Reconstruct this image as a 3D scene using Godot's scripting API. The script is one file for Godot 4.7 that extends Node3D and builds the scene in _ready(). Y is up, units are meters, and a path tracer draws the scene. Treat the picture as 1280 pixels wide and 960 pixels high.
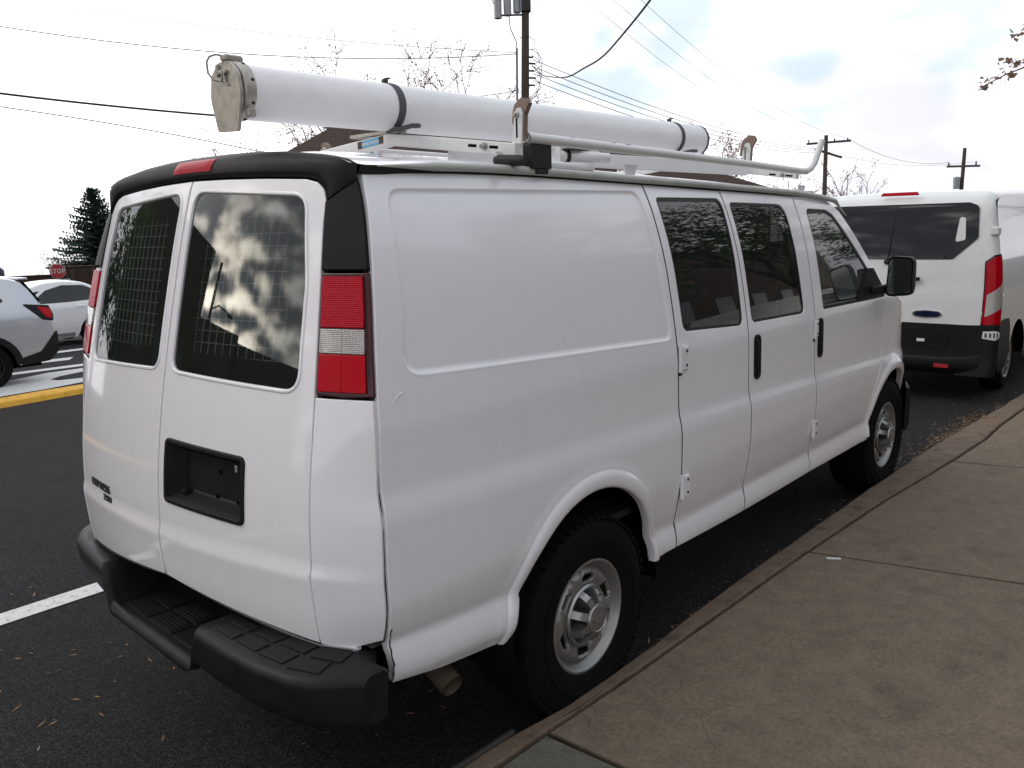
extends Node3D
# A white cargo van with a ladder rack parked at a kerb, seen from behind on the right.
# Axes: x to the van's right, y up, z towards the van's rear; the rear axle stands at z = 0.

var rng := RandomNumberGenerator.new()
var T := {}          # textures
var M := {}          # materials
var names := {}

# ------------------------------------------------------------------ mesh builder
class MB:
	var v := PackedVector3Array()
	var n := PackedVector3Array()
	var uv := PackedVector2Array()
	var ix := PackedInt32Array()
	var xf := Transform3D()

	func vert(p: Vector3, nn: Vector3, t := Vector2.ZERO) -> int:
		v.append(xf * p); n.append((xf.basis * nn).normalized()); uv.append(t)
		return v.size() - 1

	func tri3(a: int, b: int, c: int) -> void:   # winding follows the normals
		var fn := (v[c] - v[a]).cross(v[b] - v[a])
		if fn.dot(n[a] + n[b] + n[c]) < 0.0:
			ix.append(a); ix.append(c); ix.append(b)
		else:
			ix.append(a); ix.append(b); ix.append(c)

	func tri(a: Vector3, b: Vector3, c: Vector3) -> void:
		var fn := (c - a).cross(b - a).normalized()
		var i := vert(a, fn)
		vert(b, fn); vert(c, fn)
		ix.append(i); ix.append(i + 1); ix.append(i + 2)

	func quad(a: Vector3, b: Vector3, c: Vector3, d: Vector3) -> void:
		var fn := (c - a).cross(b - d).normalized()
		var i := vert(a, fn, Vector2(0, 0))
		vert(b, fn, Vector2(1, 0)); vert(c, fn, Vector2(1, 1)); vert(d, fn, Vector2(0, 1))
		for k in [0, 1, 2, 0, 2, 3]: ix.append(i + k)

	func grid(rows: Array, closed := false) -> void:   # smooth
		var w: int = rows[0].size()
		var h := rows.size()
		var nn := PackedVector3Array(); nn.resize(w * h)
		var wc := w if closed else w - 1
		for j in h - 1:
			for i in wc:
				var i2 := (i + 1) % w
				var a: Vector3 = rows[j][i]; var b: Vector3 = rows[j][i2]; var c: Vector3 = rows[j + 1][i2]; var d: Vector3 = rows[j + 1][i]
				var f := (c - a).cross(b - d)
				nn[j * w + i] += f; nn[j * w + i2] += f; nn[(j + 1) * w + i2] += f; nn[(j + 1) * w + i] += f
		var base := v.size()
		for j in h:
			for i in w:
				vert(rows[j][i], nn[j * w + i].normalized(), Vector2(float(i) / w, float(j) / h))
		for j in h - 1:
			for i in wc:
				var i2 := (i + 1) % w
				var a := base + j * w + i; var b := base + j * w + i2; var c := base + (j + 1) * w + i2; var d := base + (j + 1) * w + i
				for k in [a, b, c, a, c, d]: ix.append(k)

	func fan(loop: PackedVector3Array) -> void:   # flat convex cap
		for i in range(1, loop.size() - 1): tri(loop[0], loop[i], loop[i + 1])

	func box(c: Vector3, s: Vector3, bevel := 0.0, bas := Basis()) -> void:
		var h := s * 0.5
		if bevel <= 0.0:
			var p := []
			for k in 8: p.append(c + bas * Vector3(h.x if k & 1 else -h.x, h.y if k & 2 else -h.y, h.z if k & 4 else -h.z))
			for q in [[0, 1, 3, 2], [4, 6, 7, 5], [0, 4, 5, 1], [2, 3, 7, 6], [0, 2, 6, 4], [1, 5, 7, 3]]:
				var fn: Vector3 = (p[q[0]] + p[q[1]] + p[q[2]] + p[q[3]]) * 0.25 - c
				var i := v.size()
				for k in 4: vert(p[q[k]], fn, Vector2(k & 1, k >> 1))
				tri3(i, i + 1, i + 2); tri3(i, i + 2, i + 3)
			return
		var b := minf(bevel, minf(h.x, minf(h.y, h.z)) * 0.9)
		var g := func(sx: int, sy: int, sz: int, ax: int) -> Vector3:
			return c + bas * Vector3(sx * (h.x - (0.0 if ax == 0 else b)), sy * (h.y - (0.0 if ax == 1 else b)), sz * (h.z - (0.0 if ax == 2 else b)))
		var face := func(ps: Array, nn: Array) -> void:
			var i := v.size()
			for k in ps.size(): vert(ps[k], bas * nn[k])
			for k in range(1, ps.size() - 1): tri3(i, i + k, i + k + 1)
		for s1 in [-1, 1]:
			face.call([g.call(s1, -1, -1, 0), g.call(s1, 1, -1, 0), g.call(s1, 1, 1, 0), g.call(s1, -1, 1, 0)], [Vector3(s1, 0, 0), Vector3(s1, 0, 0), Vector3(s1, 0, 0), Vector3(s1, 0, 0)])
			face.call([g.call(-1, s1, -1, 1), g.call(1, s1, -1, 1), g.call(1, s1, 1, 1), g.call(-1, s1, 1, 1)], [Vector3(0, s1, 0), Vector3(0, s1, 0), Vector3(0, s1, 0), Vector3(0, s1, 0)])
			face.call([g.call(-1, -1, s1, 2), g.call(1, -1, s1, 2), g.call(1, 1, s1, 2), g.call(-1, 1, s1, 2)], [Vector3(0, 0, s1), Vector3(0, 0, s1), Vector3(0, 0, s1), Vector3(0, 0, s1)])
			for s2 in [-1, 1]:
				face.call([g.call(s1, s2, -1, 0), g.call(s1, s2, 1, 0), g.call(s1, s2, 1, 1), g.call(s1, s2, -1, 1)], [Vector3(s1, 0, 0), Vector3(s1, 0, 0), Vector3(0, s2, 0), Vector3(0, s2, 0)])
				face.call([g.call(s1, -1, s2, 0), g.call(s1, 1, s2, 0), g.call(s1, 1, s2, 2), g.call(s1, -1, s2, 2)], [Vector3(s1, 0, 0), Vector3(s1, 0, 0), Vector3(0, 0, s2), Vector3(0, 0, s2)])
				face.call([g.call(-1, s1, s2, 1), g.call(1, s1, s2, 1), g.call(1, s1, s2, 2), g.call(-1, s1, s2, 2)], [Vector3(0, s1, 0), Vector3(0, s1, 0), Vector3(0, 0, s2), Vector3(0, 0, s2)])
				for s3 in [-1, 1]:
					face.call([g.call(s1, s2, s3, 0), g.call(s1, s2, s3, 1), g.call(s1, s2, s3, 2)], [Vector3(s1, 0, 0), Vector3(0, s2, 0), Vector3(0, 0, s3)])

	func bar(a: Vector3, b: Vector3, w: float, h: float, up := Vector3.UP, bevel := 0.0) -> void:   # a box from a to b, h along up
		var d := (b - a).normalized()
		var side := d.cross(up).normalized()
		var upp := side.cross(d).normalized()
		box((a + b) * 0.5, Vector3(w, h, a.distance_to(b)), bevel, Basis(side, upp, side.cross(upp)))

	func tube(path: PackedVector3Array, radii, sides := 8, caps := true) -> void:
		var rows := []
		var prev := Vector3.ZERO
		for i in path.size():
			var d := (path[mini(i + 1, path.size() - 1)] - path[maxi(i - 1, 0)]).normalized()
			var s := prev - d * prev.dot(d)
			if s.length() < 0.01:
				s = d.cross(Vector3(0.31, 0.9, 0.2) if absf(d.y) < 0.8 else Vector3(0.9, 0.1, 0.35))
			s = s.normalized(); prev = s
			var t := d.cross(s)
			var r: float = radii[i] if (radii is Array or radii is PackedFloat32Array) else radii
			var row := PackedVector3Array()
			for k in sides:
				var a := TAU * k / sides
				row.append(path[i] + (s * cos(a) + t * sin(a)) * r)
			rows.append(row)
		grid(rows, true)
		if caps:
			fan(rows[0]); fan(rows[-1])

	func lathe(prof: PackedVector2Array, o: Vector3, axis: Vector3, segs := 32) -> void:   # prof: (radius, height along axis); sharp where the profile turns
		var s := axis.cross(Vector3.UP if absf(axis.y) < 0.9 else Vector3.RIGHT).normalized()
		var t := axis.cross(s).normalized()
		var rows := []
		for i in prof.size():
			var row := PackedVector3Array()
			for k in segs:
				var a := TAU * k / segs
				row.append(o + axis * prof[i].y + (s * cos(a) + t * sin(a)) * prof[i].x)
			rows.append(row)
			if i > 0 and i < prof.size() - 1 and absf((prof[i] - prof[i - 1]).angle_to(prof[i + 1] - prof[i])) > 0.6:
				grid(rows, true); rows = [row]
		grid(rows, true)

	func prism(poly: PackedVector2Array, o: Vector3, ex: Vector3, ey: Vector3, ez: Vector3) -> void:   # poly in (ex, ey), extruded along ez
		var tr := Geometry2D.triangulate_polygon(poly)
		var zn := ez.normalized()
		for side in 2:
			var base := v.size()
			for q in poly: vert(o + ex * q.x + ey * q.y + ez * side, zn if side else -zn, q)
			for k in range(0, tr.size(), 3): tri3(base + tr[k], base + tr[k + 1], base + tr[k + 2])
		for i in poly.size():
			var a := poly[i]; var b := poly[(i + 1) % poly.size()]
			quad(o + ex * a.x + ey * a.y, o + ex * b.x + ey * b.y, o + ex * b.x + ey * b.y + ez, o + ex * a.x + ey * a.y + ez)

	func flat_poly(poly: PackedVector2Array, f: Callable) -> void:
		var tr := Geometry2D.triangulate_polygon(poly)
		for k in range(0, tr.size(), 3): 
			tri(f.call(poly[tr[k]]), f.call(poly[tr[k + 1]]), f.call(poly[tr[k + 2]]))

	func mesh() -> ArrayMesh:
		var a := []; a.resize(Mesh.ARRAY_MAX)
		a[Mesh.ARRAY_VERTEX] = v; a[Mesh.ARRAY_NORMAL] = n; a[Mesh.ARRAY_TEX_UV] = uv; a[Mesh.ARRAY_INDEX] = ix
		var m := ArrayMesh.new()
		m.add_surface_from_arrays(Mesh.PRIMITIVE_TRIANGLES, a)
		return m

# ------------------------------------------------------------------ scene helpers
func numbered(s: String) -> String:
	var k: int = names.get(s, 0)
	names[s] = k + 1
	return s if k == 0 else "%s_%03d" % [s, k]

func tag(o: Node, label: String, category: String, group := "") -> Node:
	o.set_meta("label", label); o.set_meta("category", category)
	if group != "": o.set_meta("group", group)
	return o

func thing(called: String, label: String, category: String, at := Vector3.ZERO, turn := 0.0, group := "") -> Node3D:
	var o := Node3D.new()
	o.name = numbered(called); o.position = at; o.rotation.y = turn
	tag(o, label, category, group)
	add_child(o, true)
	return o

func put(called: String, mb, m: Material, parent: Node = null) -> MeshInstance3D:
	var o := MeshInstance3D.new()
	o.mesh = mb.mesh() if mb is MB else mb
	o.material_override = m
	if parent == null:
		o.name = numbered(called); add_child(o, true)
	else:
		o.name = child_name(parent, called); parent.add_child(o, true)
	return o

func child_name(parent: Node, called: String) -> String:
	var k := 0
	var s := called
	while parent.has_node(NodePath(s)):
		k += 1
		s = "%s_%03d" % [called, k]
	return s

func sub(called: String, parent: Node) -> Node3D:
	var o := Node3D.new()
	o.name = child_name(parent, called); parent.add_child(o, true)
	return o

func structure(called: String, mb, m: Material, parent: Node = null) -> MeshInstance3D:
	var o := put(called, mb, m, parent)
	if parent == null: o.set_meta("kind", "structure")
	return o

func stuff(o: Node) -> Node:
	o.set_meta("kind", "stuff")
	return o

func copy_of(src: Node3D, label: String, at: Vector3, turn := 0.0) -> Node3D:
	var c: Node3D = src.duplicate()
	c.name = numbered(String(src.name).rstrip("_0123456789")); c.position = at; c.rotation.y = turn
	c.set_meta("label", label)
	add_child(c, true)
	return c

func pv(a: Array) -> PackedVector2Array:
	var r := PackedVector2Array()
	for q in a: r.append(Vector2(q[0], q[1]))
	return r

func p3(a: Array) -> PackedVector3Array:
	var r := PackedVector3Array()
	for q in a: r.append(Vector3(q[0], q[1], q[2]))
	return r

func rounded(poly: PackedVector2Array, rad, seg := 5) -> PackedVector2Array:
	var r := PackedVector2Array()
	var k := poly.size()
	for i in k:
		var q := poly[i]; var a := poly[(i + k - 1) % k] - q; var b := poly[(i + 1) % k] - q
		var rr: float = rad[i] if rad is Array else rad
		if rr <= 0.0: r.append(q); continue
		var ang := absf(a.angle_to(b))
		var d := minf(rr / tan(ang * 0.5), minf(a.length(), b.length()) * 0.49)
		var p0 := q + a.normalized() * d; var p1 := q + b.normalized() * d
		for s in seg + 1:
			var t := float(s) / seg
			r.append(p0.lerp(q, t).lerp(q.lerp(p1, t), t))
	return r

func circle(c: Vector2, r: float, seg := 24) -> PackedVector2Array:
	var o := PackedVector2Array()
	for i in seg: o.append(c + Vector2(cos(TAU * i / seg), sin(TAU * i / seg)) * r)
	return o

func dense(poly: PackedVector2Array, most: float) -> PackedVector2Array:
	var r := PackedVector2Array()
	for i in poly.size():
		var a := poly[i]; var b := poly[(i + 1) % poly.size()]
		if a.distance_to(b) < 1e-5: continue
		var k := int(ceil(a.distance_to(b) / most))
		for s in k: r.append(a.lerp(b, float(s) / k))
	return r

func inset(poly: PackedVector2Array, d: float) -> PackedVector2Array:   # towards the inside of a counter-clockwise loop
	var r := PackedVector2Array()
	var k := poly.size()
	for i in k:
		var e1 := (poly[i] - poly[(i + k - 1) % k]).normalized(); var e2 := (poly[(i + 1) % k] - poly[i]).normalized()
		var nn := (Vector2(-e1.y, e1.x) + Vector2(-e2.y, e2.x))
		nn = nn.normalized() / maxf(0.5, (nn.length() * 0.5)) if nn.length() > 0.01 else Vector2.ZERO
		r.append(poly[i] + nn * d)
	return r

func ccw(poly: PackedVector2Array) -> PackedVector2Array:
	if Geometry2D.is_polygon_clockwise(poly):
		var r := poly.duplicate(); r.reverse(); return r
	return poly

func surely_in(c: Vector2, poly: PackedVector2Array, cell: float) -> bool:   # three votes, since one test can fail on a vertex's own row
	var n := 0
	for d in [Vector2.ZERO, Vector2(0.21, 0.13), Vector2(-0.17, -0.23)]:
		if Geometry2D.is_point_in_polygon(c + d * cell, poly): n += 1
	return n >= 2

# A sheet-metal panel: an outline with holes in the (u, v) plane of the surface f, rolled at its edges and turned inwards. ref is a point inside the thing.
func panel(called: String, outline: PackedVector2Array, holes: Array, f: Callable, m: Material, parent: Node, ref: Vector3, cell := 0.04, roll := 0.004, flange := 0.025, off := 0.0, mb: MB = null, plain_holes := false) -> MeshInstance3D:
	var own := mb == null
	if own: mb = MB.new()
	var e := 0.002
	outline = ccw(outline)
	var box := Rect2(outline[0], Vector2.ZERO)
	for q in outline: box = box.expand(q)
	var mid := box.get_center()
	var sgn := 1.0
	var pm: Vector3 = f.call(mid)
	var nm: Vector3 = (f.call(mid + Vector2(e, 0)) - pm).cross(f.call(mid + Vector2(0, e)) - pm)
	if nm.dot(pm - ref) < 0.0: sgn = -1.0
	var pn := func(q: Vector2) -> Array:
		var p: Vector3 = f.call(q)
		return [p, ((f.call(q + Vector2(e, 0)) - p).cross(f.call(q + Vector2(0, e)) - p)).normalized() * sgn]
	var loops := [dense(outline, cell * 0.8)]
	var ins := [inset(loops[0], roll)]
	for h in holes:
		var hh: PackedVector2Array = dense(ccw(h), cell * 0.8)
		loops.append(hh); ins.append(hh if plain_holes else inset(hh, -roll))
	# which cells touch an edge
	box.position -= Vector2(0.3717, 0.2931) * cell; box.size += Vector2(cell, cell)   # keep the grid off the outline's own rows
	var nx := int(ceil(box.size.x / cell)) + 1
	var ny := int(ceil(box.size.y / cell)) + 1
	var edge := {}
	for lp in ins:
		for q in lp:
			var cx := int((q.x - box.position.x) / cell); var cy := int((q.y - box.position.y) / cell)
			for dx in [-1, 0, 1]:
				for dy in [-1, 0, 1]: edge[Vector2i(cx + dx, cy + dy)] = true
	var cache := {}
	for cy in ny:
		for cx in nx:
			var o := box.position + Vector2(cx, cy) * cell
			var key := Vector2i(cx, cy)
			if not edge.has(key):
				var c := o + Vector2(cell, cell) * 0.5
				if not surely_in(c, ins[0], cell): continue
				var bad := false
				for k in range(1, ins.size()):
					if surely_in(c, ins[k], cell): bad = true; break
				if bad: continue
				var id := []
				for d in [Vector2i(0, 0), Vector2i(1, 0), Vector2i(1, 1), Vector2i(0, 1)]:
					var kk: Vector2i = key + d
					if not cache.has(kk):
						var q := box.position + Vector2(kk) * cell
						var a: Array = pn.call(q)
						cache[kk] = mb.vert(a[0] - a[1] * off, a[1], q)
					id.append(cache[kk])
				mb.tri3(id[0], id[1], id[2]); mb.tri3(id[0], id[2], id[3])
				continue
			var sq := PackedVector2Array([o, o + Vector2(cell, 0), o + Vector2(cell, cell), o + Vector2(0, cell)])
			var bits := Geometry2D.intersect_polygons(sq, ins[0])
			for k in range(1, ins.size()):
				var nb := []
				for b in bits:
					for r in Geometry2D.clip_polygons(b, ins[k]): nb.append(r)
				bits.assign(nb)
			for b in bits:
				var tr := Geometry2D.triangulate_polygon(b)
				if tr.is_empty(): continue
				var base := mb.v.size()
				for q in b:
					var a: Array = pn.call(q)
					mb.vert(a[0] - a[1] * off, a[1], q)
				for t in range(0, tr.size(), 3): mb.tri3(base + tr[t], base + tr[t + 1], base + tr[t + 2])
	# rolled edges
	if roll > 0.0:
		for li in (1 if plain_holes else loops.size()):
			var lo: PackedVector2Array = loops[li]; var li2: PackedVector2Array = ins[li]
			var k := lo.size()
			var base := mb.v.size()
			for i in k:
				var a: Array = pn.call(li2[i]); var b: Array = pn.call(lo[i])
				var s: Vector3 = b[0] - a[0]
				s = (s - a[1] * s.dot(a[1])).normalized()
				mb.vert(a[0] - a[1] * off, a[1], lo[i])
				mb.vert(a[0].lerp(b[0], 0.7) - a[1] * (off + roll * 0.3), (a[1] + s), lo[i])
				mb.vert(b[0] - a[1] * (off + roll), s, lo[i])
				mb.vert(b[0] - a[1] * (off + flange), s, lo[i])
			for i in k:
				var j := (i + 1) % k
				for r in 3:
					mb.tri3(base + i * 4 + r, base + j * 4 + r, base + j * 4 + r + 1)
					mb.tri3(base + i * 4 + r, base + j * 4 + r + 1, base + i * 4 + r + 1)
	return put(called, mb, m, parent) if own else null

# ------------------------------------------------------------------ materials
func lin(r: float, g: float, b: float, a := 1.0) -> Color:
	var c := Color(r, g, b).linear_to_srgb(); c.a = a
	return c

func noise(freq: float, oct: int, stops: Array, size := 512, seed := 1, kind := FastNoiseLite.TYPE_SIMPLEX_SMOOTH, cell := FastNoiseLite.RETURN_DISTANCE) -> NoiseTexture2D:   # stops: [offset, linear grey or Color]
	var fn := FastNoiseLite.new()
	fn.seed = seed; fn.frequency = freq; fn.noise_type = kind; fn.fractal_octaves = oct
	if kind == FastNoiseLite.TYPE_CELLULAR: fn.cellular_return_type = cell
	if oct <= 1: fn.fractal_type = FastNoiseLite.FRACTAL_NONE
	var t := NoiseTexture2D.new()
	t.width = size; t.height = size; t.seamless = true; t.noise = fn; t.generate_mipmaps = false
	var g := Gradient.new()
	var offs := PackedFloat32Array(); var cols := PackedColorArray()
	for s in stops:
		offs.append(s[0]); cols.append(s[1] if s[1] is Color else lin(s[1], s[1], s[1]))
	g.offsets = offs; g.colors = cols
	t.color_ramp = g
	return t

func mat(called: String, c: Color, rough: float, metal := 0.0) -> StandardMaterial3D:
	var m := StandardMaterial3D.new()
	m.resource_name = called; m.albedo_color = c; m.roughness = rough; m.metallic = metal
	M[called] = m
	return m

func tri_map(m: StandardMaterial3D, tex: Texture2D, per_metre: float, world := false) -> StandardMaterial3D:
	m.albedo_texture = tex; m.uv1_triplanar = true; m.uv1_world_triplanar = world; m.uv1_scale = Vector3.ONE * per_metre
	return m

func relief(m: StandardMaterial3D, tex: Texture2D, cm: float) -> void:
	m.heightmap_enabled = true; m.heightmap_texture = tex; m.heightmap_scale = cm

func over(m: StandardMaterial3D, tex: Texture2D, per_metre: float, world := false) -> void:
	m.detail_enabled = true; m.detail_albedo = tex; m.detail_blend_mode = BaseMaterial3D.BLEND_MODE_MUL
	m.detail_uv_layer = BaseMaterial3D.DETAIL_UV_2
	m.uv2_triplanar = true; m.uv2_world_triplanar = world; m.uv2_scale = Vector3.ONE * per_metre

func materials() -> void:
	T.soft = noise(0.012, 4, [[0.0, 0.72], [0.5, 0.95], [1.0, 1.0]], 512, 3)
	T.grime = noise(0.02, 5, [[0.0, 0.93], [0.4, 0.985], [0.7, 1.0]], 512, 9)
	T.fine = noise(0.25, 2, [[0.0, 0.0], [1.0, 1.0]], 512, 5)
	T.grain = noise(0.45, 2, [[0.15, 0.35], [0.5, 0.8], [0.8, 1.0], [0.93, 1.0], [1.0, 1.0]], 1024, 11)
	T.aggregate = noise(0.105, 1, [[0.0, lin(0.06, 0.06, 0.065)], [0.35, lin(0.15, 0.15, 0.155)], [0.6, lin(0.28, 0.28, 0.285)], [0.8, lin(0.45, 0.45, 0.45)], [0.95, lin(0.8, 0.78, 0.75)]], 1024, 21, FastNoiseLite.TYPE_CELLULAR, FastNoiseLite.RETURN_CELL_VALUE)
	T.stones = noise(0.105, 1, [[0.0, 1.0], [0.9, 0.0]], 1024, 21, FastNoiseLite.TYPE_CELLULAR, FastNoiseLite.RETURN_DISTANCE)
	T.concrete = concrete_image()
	T.streaks = noise(0.02, 4, [[0.0, 0.97], [0.3, 0.993], [0.6, 1.0]], 512, 15)
	T.specks = noise(0.07, 1, [[0.0, 0.80], [0.035, 0.88], [0.06, 1.0], [1.0, 1.0]], 1024, 16, FastNoiseLite.TYPE_CELLULAR)
	T.bumps = noise(0.13, 3, [[0.1, 0.0], [0.9, 1.0]], 1024, 22)
	T.patches = noise(0.006, 5, [[0.2, lin(0.75, 0.75, 0.75)], [0.5, lin(0.9, 0.9, 0.9)], [0.8, lin(1, 1, 1)]], 512, 23)
	T.stain = noise(0.009, 6, [[0.05, lin(0.70, 0.67, 0.64)], [0.25, lin(0.88, 0.86, 0.84)], [0.5, lin(0.96, 0.95, 0.94)], [0.9, lin(1, 0.985, 0.97)]], 1024, 31)
	T.sand = noise(0.16, 4, [[0.1, 0.42], [0.35, 0.78], [0.6, 0.93], [0.9, 1.0]], 1024, 33)
	T.spots = noise(0.05, 2, [[0.0, lin(0.16, 0.14, 0.13)], [0.17, lin(0.25, 0.22, 0.2)], [0.24, lin(1, 1, 1)], [1.0, lin(1, 1, 1)]], 1024, 37, FastNoiseLite.TYPE_CELLULAR)
	T.bark = noise(0.05, 5, [[0.1, 0.35], [0.9, 1.0]], 512, 41)
	# the van's paint
	var p := mat("van_paint", lin(0.815, 0.80, 0.83), 0.38)
	tri_map(p, T.streaks, 1.0); p.uv1_scale = Vector3(2.6, 0.22, 2.6); over(p, T.specks, 1.7); p.clearcoat_enabled = true; p.clearcoat = 1.0; p.clearcoat_roughness = 0.07
	p = mat("white_paint", lin(0.78, 0.785, 0.79), 0.3)
	tri_map(p, T.grime, 0.6); p.clearcoat_enabled = true; p.clearcoat = 0.8; p.clearcoat_roughness = 0.05
	p = mat("silver_paint", lin(0.50, 0.52, 0.56), 0.32, 0.45)
	p.clearcoat_enabled = true; p.clearcoat = 1.0; p.clearcoat_roughness = 0.05
	p = mat("black_plastic", lin(0.013, 0.013, 0.0135), 0.48)
	tri_map(p, T.soft, 1.5); relief(p, T.fine, 0.02); p.metallic_specular = 0.27
	p = mat("bumper_plastic", lin(0.013, 0.0125, 0.0125), 0.46)
	tri_map(p, noise(0.02, 4, [[0.0, 0.6], [0.6, 1.0]], 512, 14), 1.2); relief(p, T.fine, 0.03); p.metallic_specular = 0.32
	mat("dark_void", lin(0.006, 0.006, 0.006), 0.9).metallic_specular = 0.1
	mat("rubber_seal", lin(0.012, 0.012, 0.012), 0.6)
	mat("frit", lin(0.004, 0.004, 0.005), 0.4).metallic_specular = 0.1
	p = mat("tyre_rubber", lin(0.0075, 0.0075, 0.0075), 0.8); tri_map(p, T.soft, 2.5); relief(p, T.fine, 0.04); p.metallic_specular = 0.2
	p = mat("rim_steel", lin(0.34, 0.335, 0.325), 0.45, 0.75); tri_map(p, T.soft, 3.0)
	p = mat("cap_chrome", lin(0.36, 0.36, 0.355), 0.36, 0.85); tri_map(p, T.soft, 4.0)
	p = mat("brake_iron", lin(0.045, 0.027, 0.018), 0.8, 0.2)
	var g := mat("tinted_glass", lin(0.010, 0.018, 0.015, 0.62), 0.02)
	g.transparency = BaseMaterial3D.TRANSPARENCY_ALPHA; g.metallic_specular = 0.9
	g = mat("side_glass", lin(0.006, 0.010, 0.009, 0.86), 0.02)
	g.transparency = BaseMaterial3D.TRANSPARENCY_ALPHA
	g = mat("front_glass", lin(0.006, 0.011, 0.009, 0.80), 0.02)
	g.transparency = BaseMaterial3D.TRANSPARENCY_ALPHA
	mat("privacy_glass", lin(0.010, 0.012, 0.014), 0.03)
	p = mat("red_lens", lin(0.44, 0.002, 0.018), 0.25); p.metallic_specular = 0.28
	p.normal_enabled = true; p.normal_texture = lens_normals(); p.normal_scale = 0.8; p.uv1_scale = Vector3(5, 24, 1)
	p = mat("deep_red_lens", lin(0.44, 0.001, 0.010), 0.12); p.metallic_specular = 0.28
	p = mat("clear_lens", lin(0.42, 0.40, 0.38), 0.2, 0.4); p.clearcoat_enabled = true; p.clearcoat = 1.0; p.clearcoat_roughness = 0.04
	p.normal_enabled = true; p.normal_texture = M.red_lens.normal_texture; p.normal_scale = 1.0; p.uv1_scale = Vector3(5, 24, 1)
	mat("red_edge", lin(0.05, 0.004, 0.008), 0.15)
	p = mat("pvc", lin(0.88, 0.87, 0.875), 0.4); tri_map(p, noise(0.012, 5, [[0.0, 0.86], [0.25, 0.97], [0.6, 1.0]], 512, 52), 0.9)
	p = mat("rack_paint", lin(0.72, 0.72, 0.71), 0.35); tri_map(p, noise(0.03, 5, [[0.0, 0.72], [0.2, 0.96], [0.6, 1.0]], 512, 51), 1.5)
	p = mat("rail_paint", lin(0.52, 0.53, 0.50), 0.4); tri_map(p, T.soft, 1.0)
	p = mat("cast_metal", lin(0.50, 0.47, 0.42), 0.45, 0.55); tri_map(p, noise(0.012, 5, [[0.0, 0.72], [0.5, 0.92], [0.9, 1.0]], 512, 53), 3.0); relief(p, T.fine, 0.03)
	mat("bolt_steel", lin(0.40, 0.39, 0.37), 0.35, 0.9)
	mat("grey_strap", lin(0.075, 0.08, 0.085), 0.7)
	mat("tan_rubber", lin(0.22, 0.15, 0.115), 0.6)
	mat("sticker_blue", lin(0.14, 0.40, 0.62), 0.35)
	mat("sticker_brown", lin(0.06, 0.035, 0.03), 0.4)
	mat("sticker_white", lin(0.75, 0.75, 0.75), 0.4)
	mat("badge_grey", lin(0.05, 0.05, 0.055), 0.35, 0.3)
	mat("chrome", lin(0.62, 0.62, 0.63), 0.12, 1.0)
	mat("mirror_glass", lin(0.16, 0.18, 0.17), 0.03, 1.0)
	mat("badge_blue", lin(0.004, 0.009, 0.035), 0.15)
	mat("wire_steel", lin(0.50, 0.58, 0.53), 0.5, 0.1)
	mat("seat_cloth", lin(0.10, 0.11, 0.10), 0.9)
	mat("cab_trim", lin(0.05, 0.05, 0.05), 0.7)
	mat("headliner", lin(0.30, 0.31, 0.29), 0.9)
	p = mat("exhaust_steel", lin(0.12, 0.095, 0.065), 0.65, 0.4); tri_map(p, T.soft, 3.0)
	# ground
	p = mat("asphalt", lin(0.066, 0.066, 0.069), 0.85)
	tri_map(p, T.aggregate, 1.6, true); over(p, T.patches, 0.23, true); relief(p, T.stones, 0.4); p.metallic_specular = 0.3
	p = mat("far_asphalt", lin(0.13, 0.13, 0.134), 0.9)
	tri_map(p, T.aggregate, 0.9, true); over(p, T.patches, 0.11, true)
	p = mat("concrete", lin(0.292, 0.230, 0.168), 0.9)
	tri_map(p, T.concrete, 0.62, true); over(p, T.stain, 0.33, true); relief(p, T.concrete, 0.25)
	p = mat("grey_concrete", lin(0.20, 0.20, 0.17), 0.9)
	tri_map(p, T.concrete, 0.7, true); over(p, T.stain, 0.4, true); relief(p, T.concrete, 0.25)
	p = mat("kerb_concrete", lin(0.27, 0.205, 0.150), 0.92)
	tri_map(p, noise(0.018, 5, [[0.1, lin(0.55, 0.50, 0.46)], [0.35, lin(0.86, 0.82, 0.79)], [0.8, lin(1, 1, 1)]], 512, 61), 0.6, true); over(p, T.concrete, 0.9, true); relief(p, T.concrete, 0.3)
	p = mat("dirt", lin(0.022, 0.018, 0.014), 0.95); tri_map(p, T.sand, 1.5, true); relief(p, T.sand, 0.5)
	p = mat("white_marking", lin(0.62, 0.62, 0.61), 0.8); tri_map(p, noise(0.03, 5, [[0.1, 0.45], [0.25, 0.88], [0.6, 1.0]], 512, 62), 1.1, true)
	p = mat("yellow_marking", lin(0.66, 0.36, 0.035), 0.8); tri_map(p, noise(0.015, 6, [[0.15, 0.3], [0.28, 0.85], [0.6, 1.0]], 512, 63), 0.9, true); relief(p, T.sand, 0.3)
	p = mat("steel_edge", lin(0.045, 0.042, 0.036), 0.6, 0.4); tri_map(p, T.soft, 2.0)
	p = mat("grass", lin(0.05, 0.075, 0.025), 0.95); tri_map(p, T.patches, 0.5, true); over(p, T.sand, 2.0, true)
	p = mat("leaf_litter", lin(0.38, 0.235, 0.13), 0.8); p.vertex_color_use_as_albedo = true
	mat("paper", lin(0.7, 0.7, 0.68), 0.8)
	# trees, poles, buildings
	p = mat("tree_bark", lin(0.075, 0.055, 0.048), 0.9); tri_map(p, T.bark, 1.2)
	p = mat("twig_bark", lin(0.11, 0.078, 0.070), 0.9)
	p = mat("bud_leaf", lin(0.20, 0.125, 0.105), 0.8); p.backlight_enabled = true; p.backlight = Color(0.6, 0.5, 0.42)
	p = mat("green_leaf", lin(0.055, 0.080, 0.028), 0.7); p.backlight_enabled = true; p.backlight = Color(0.3, 0.4, 0.15)
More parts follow.
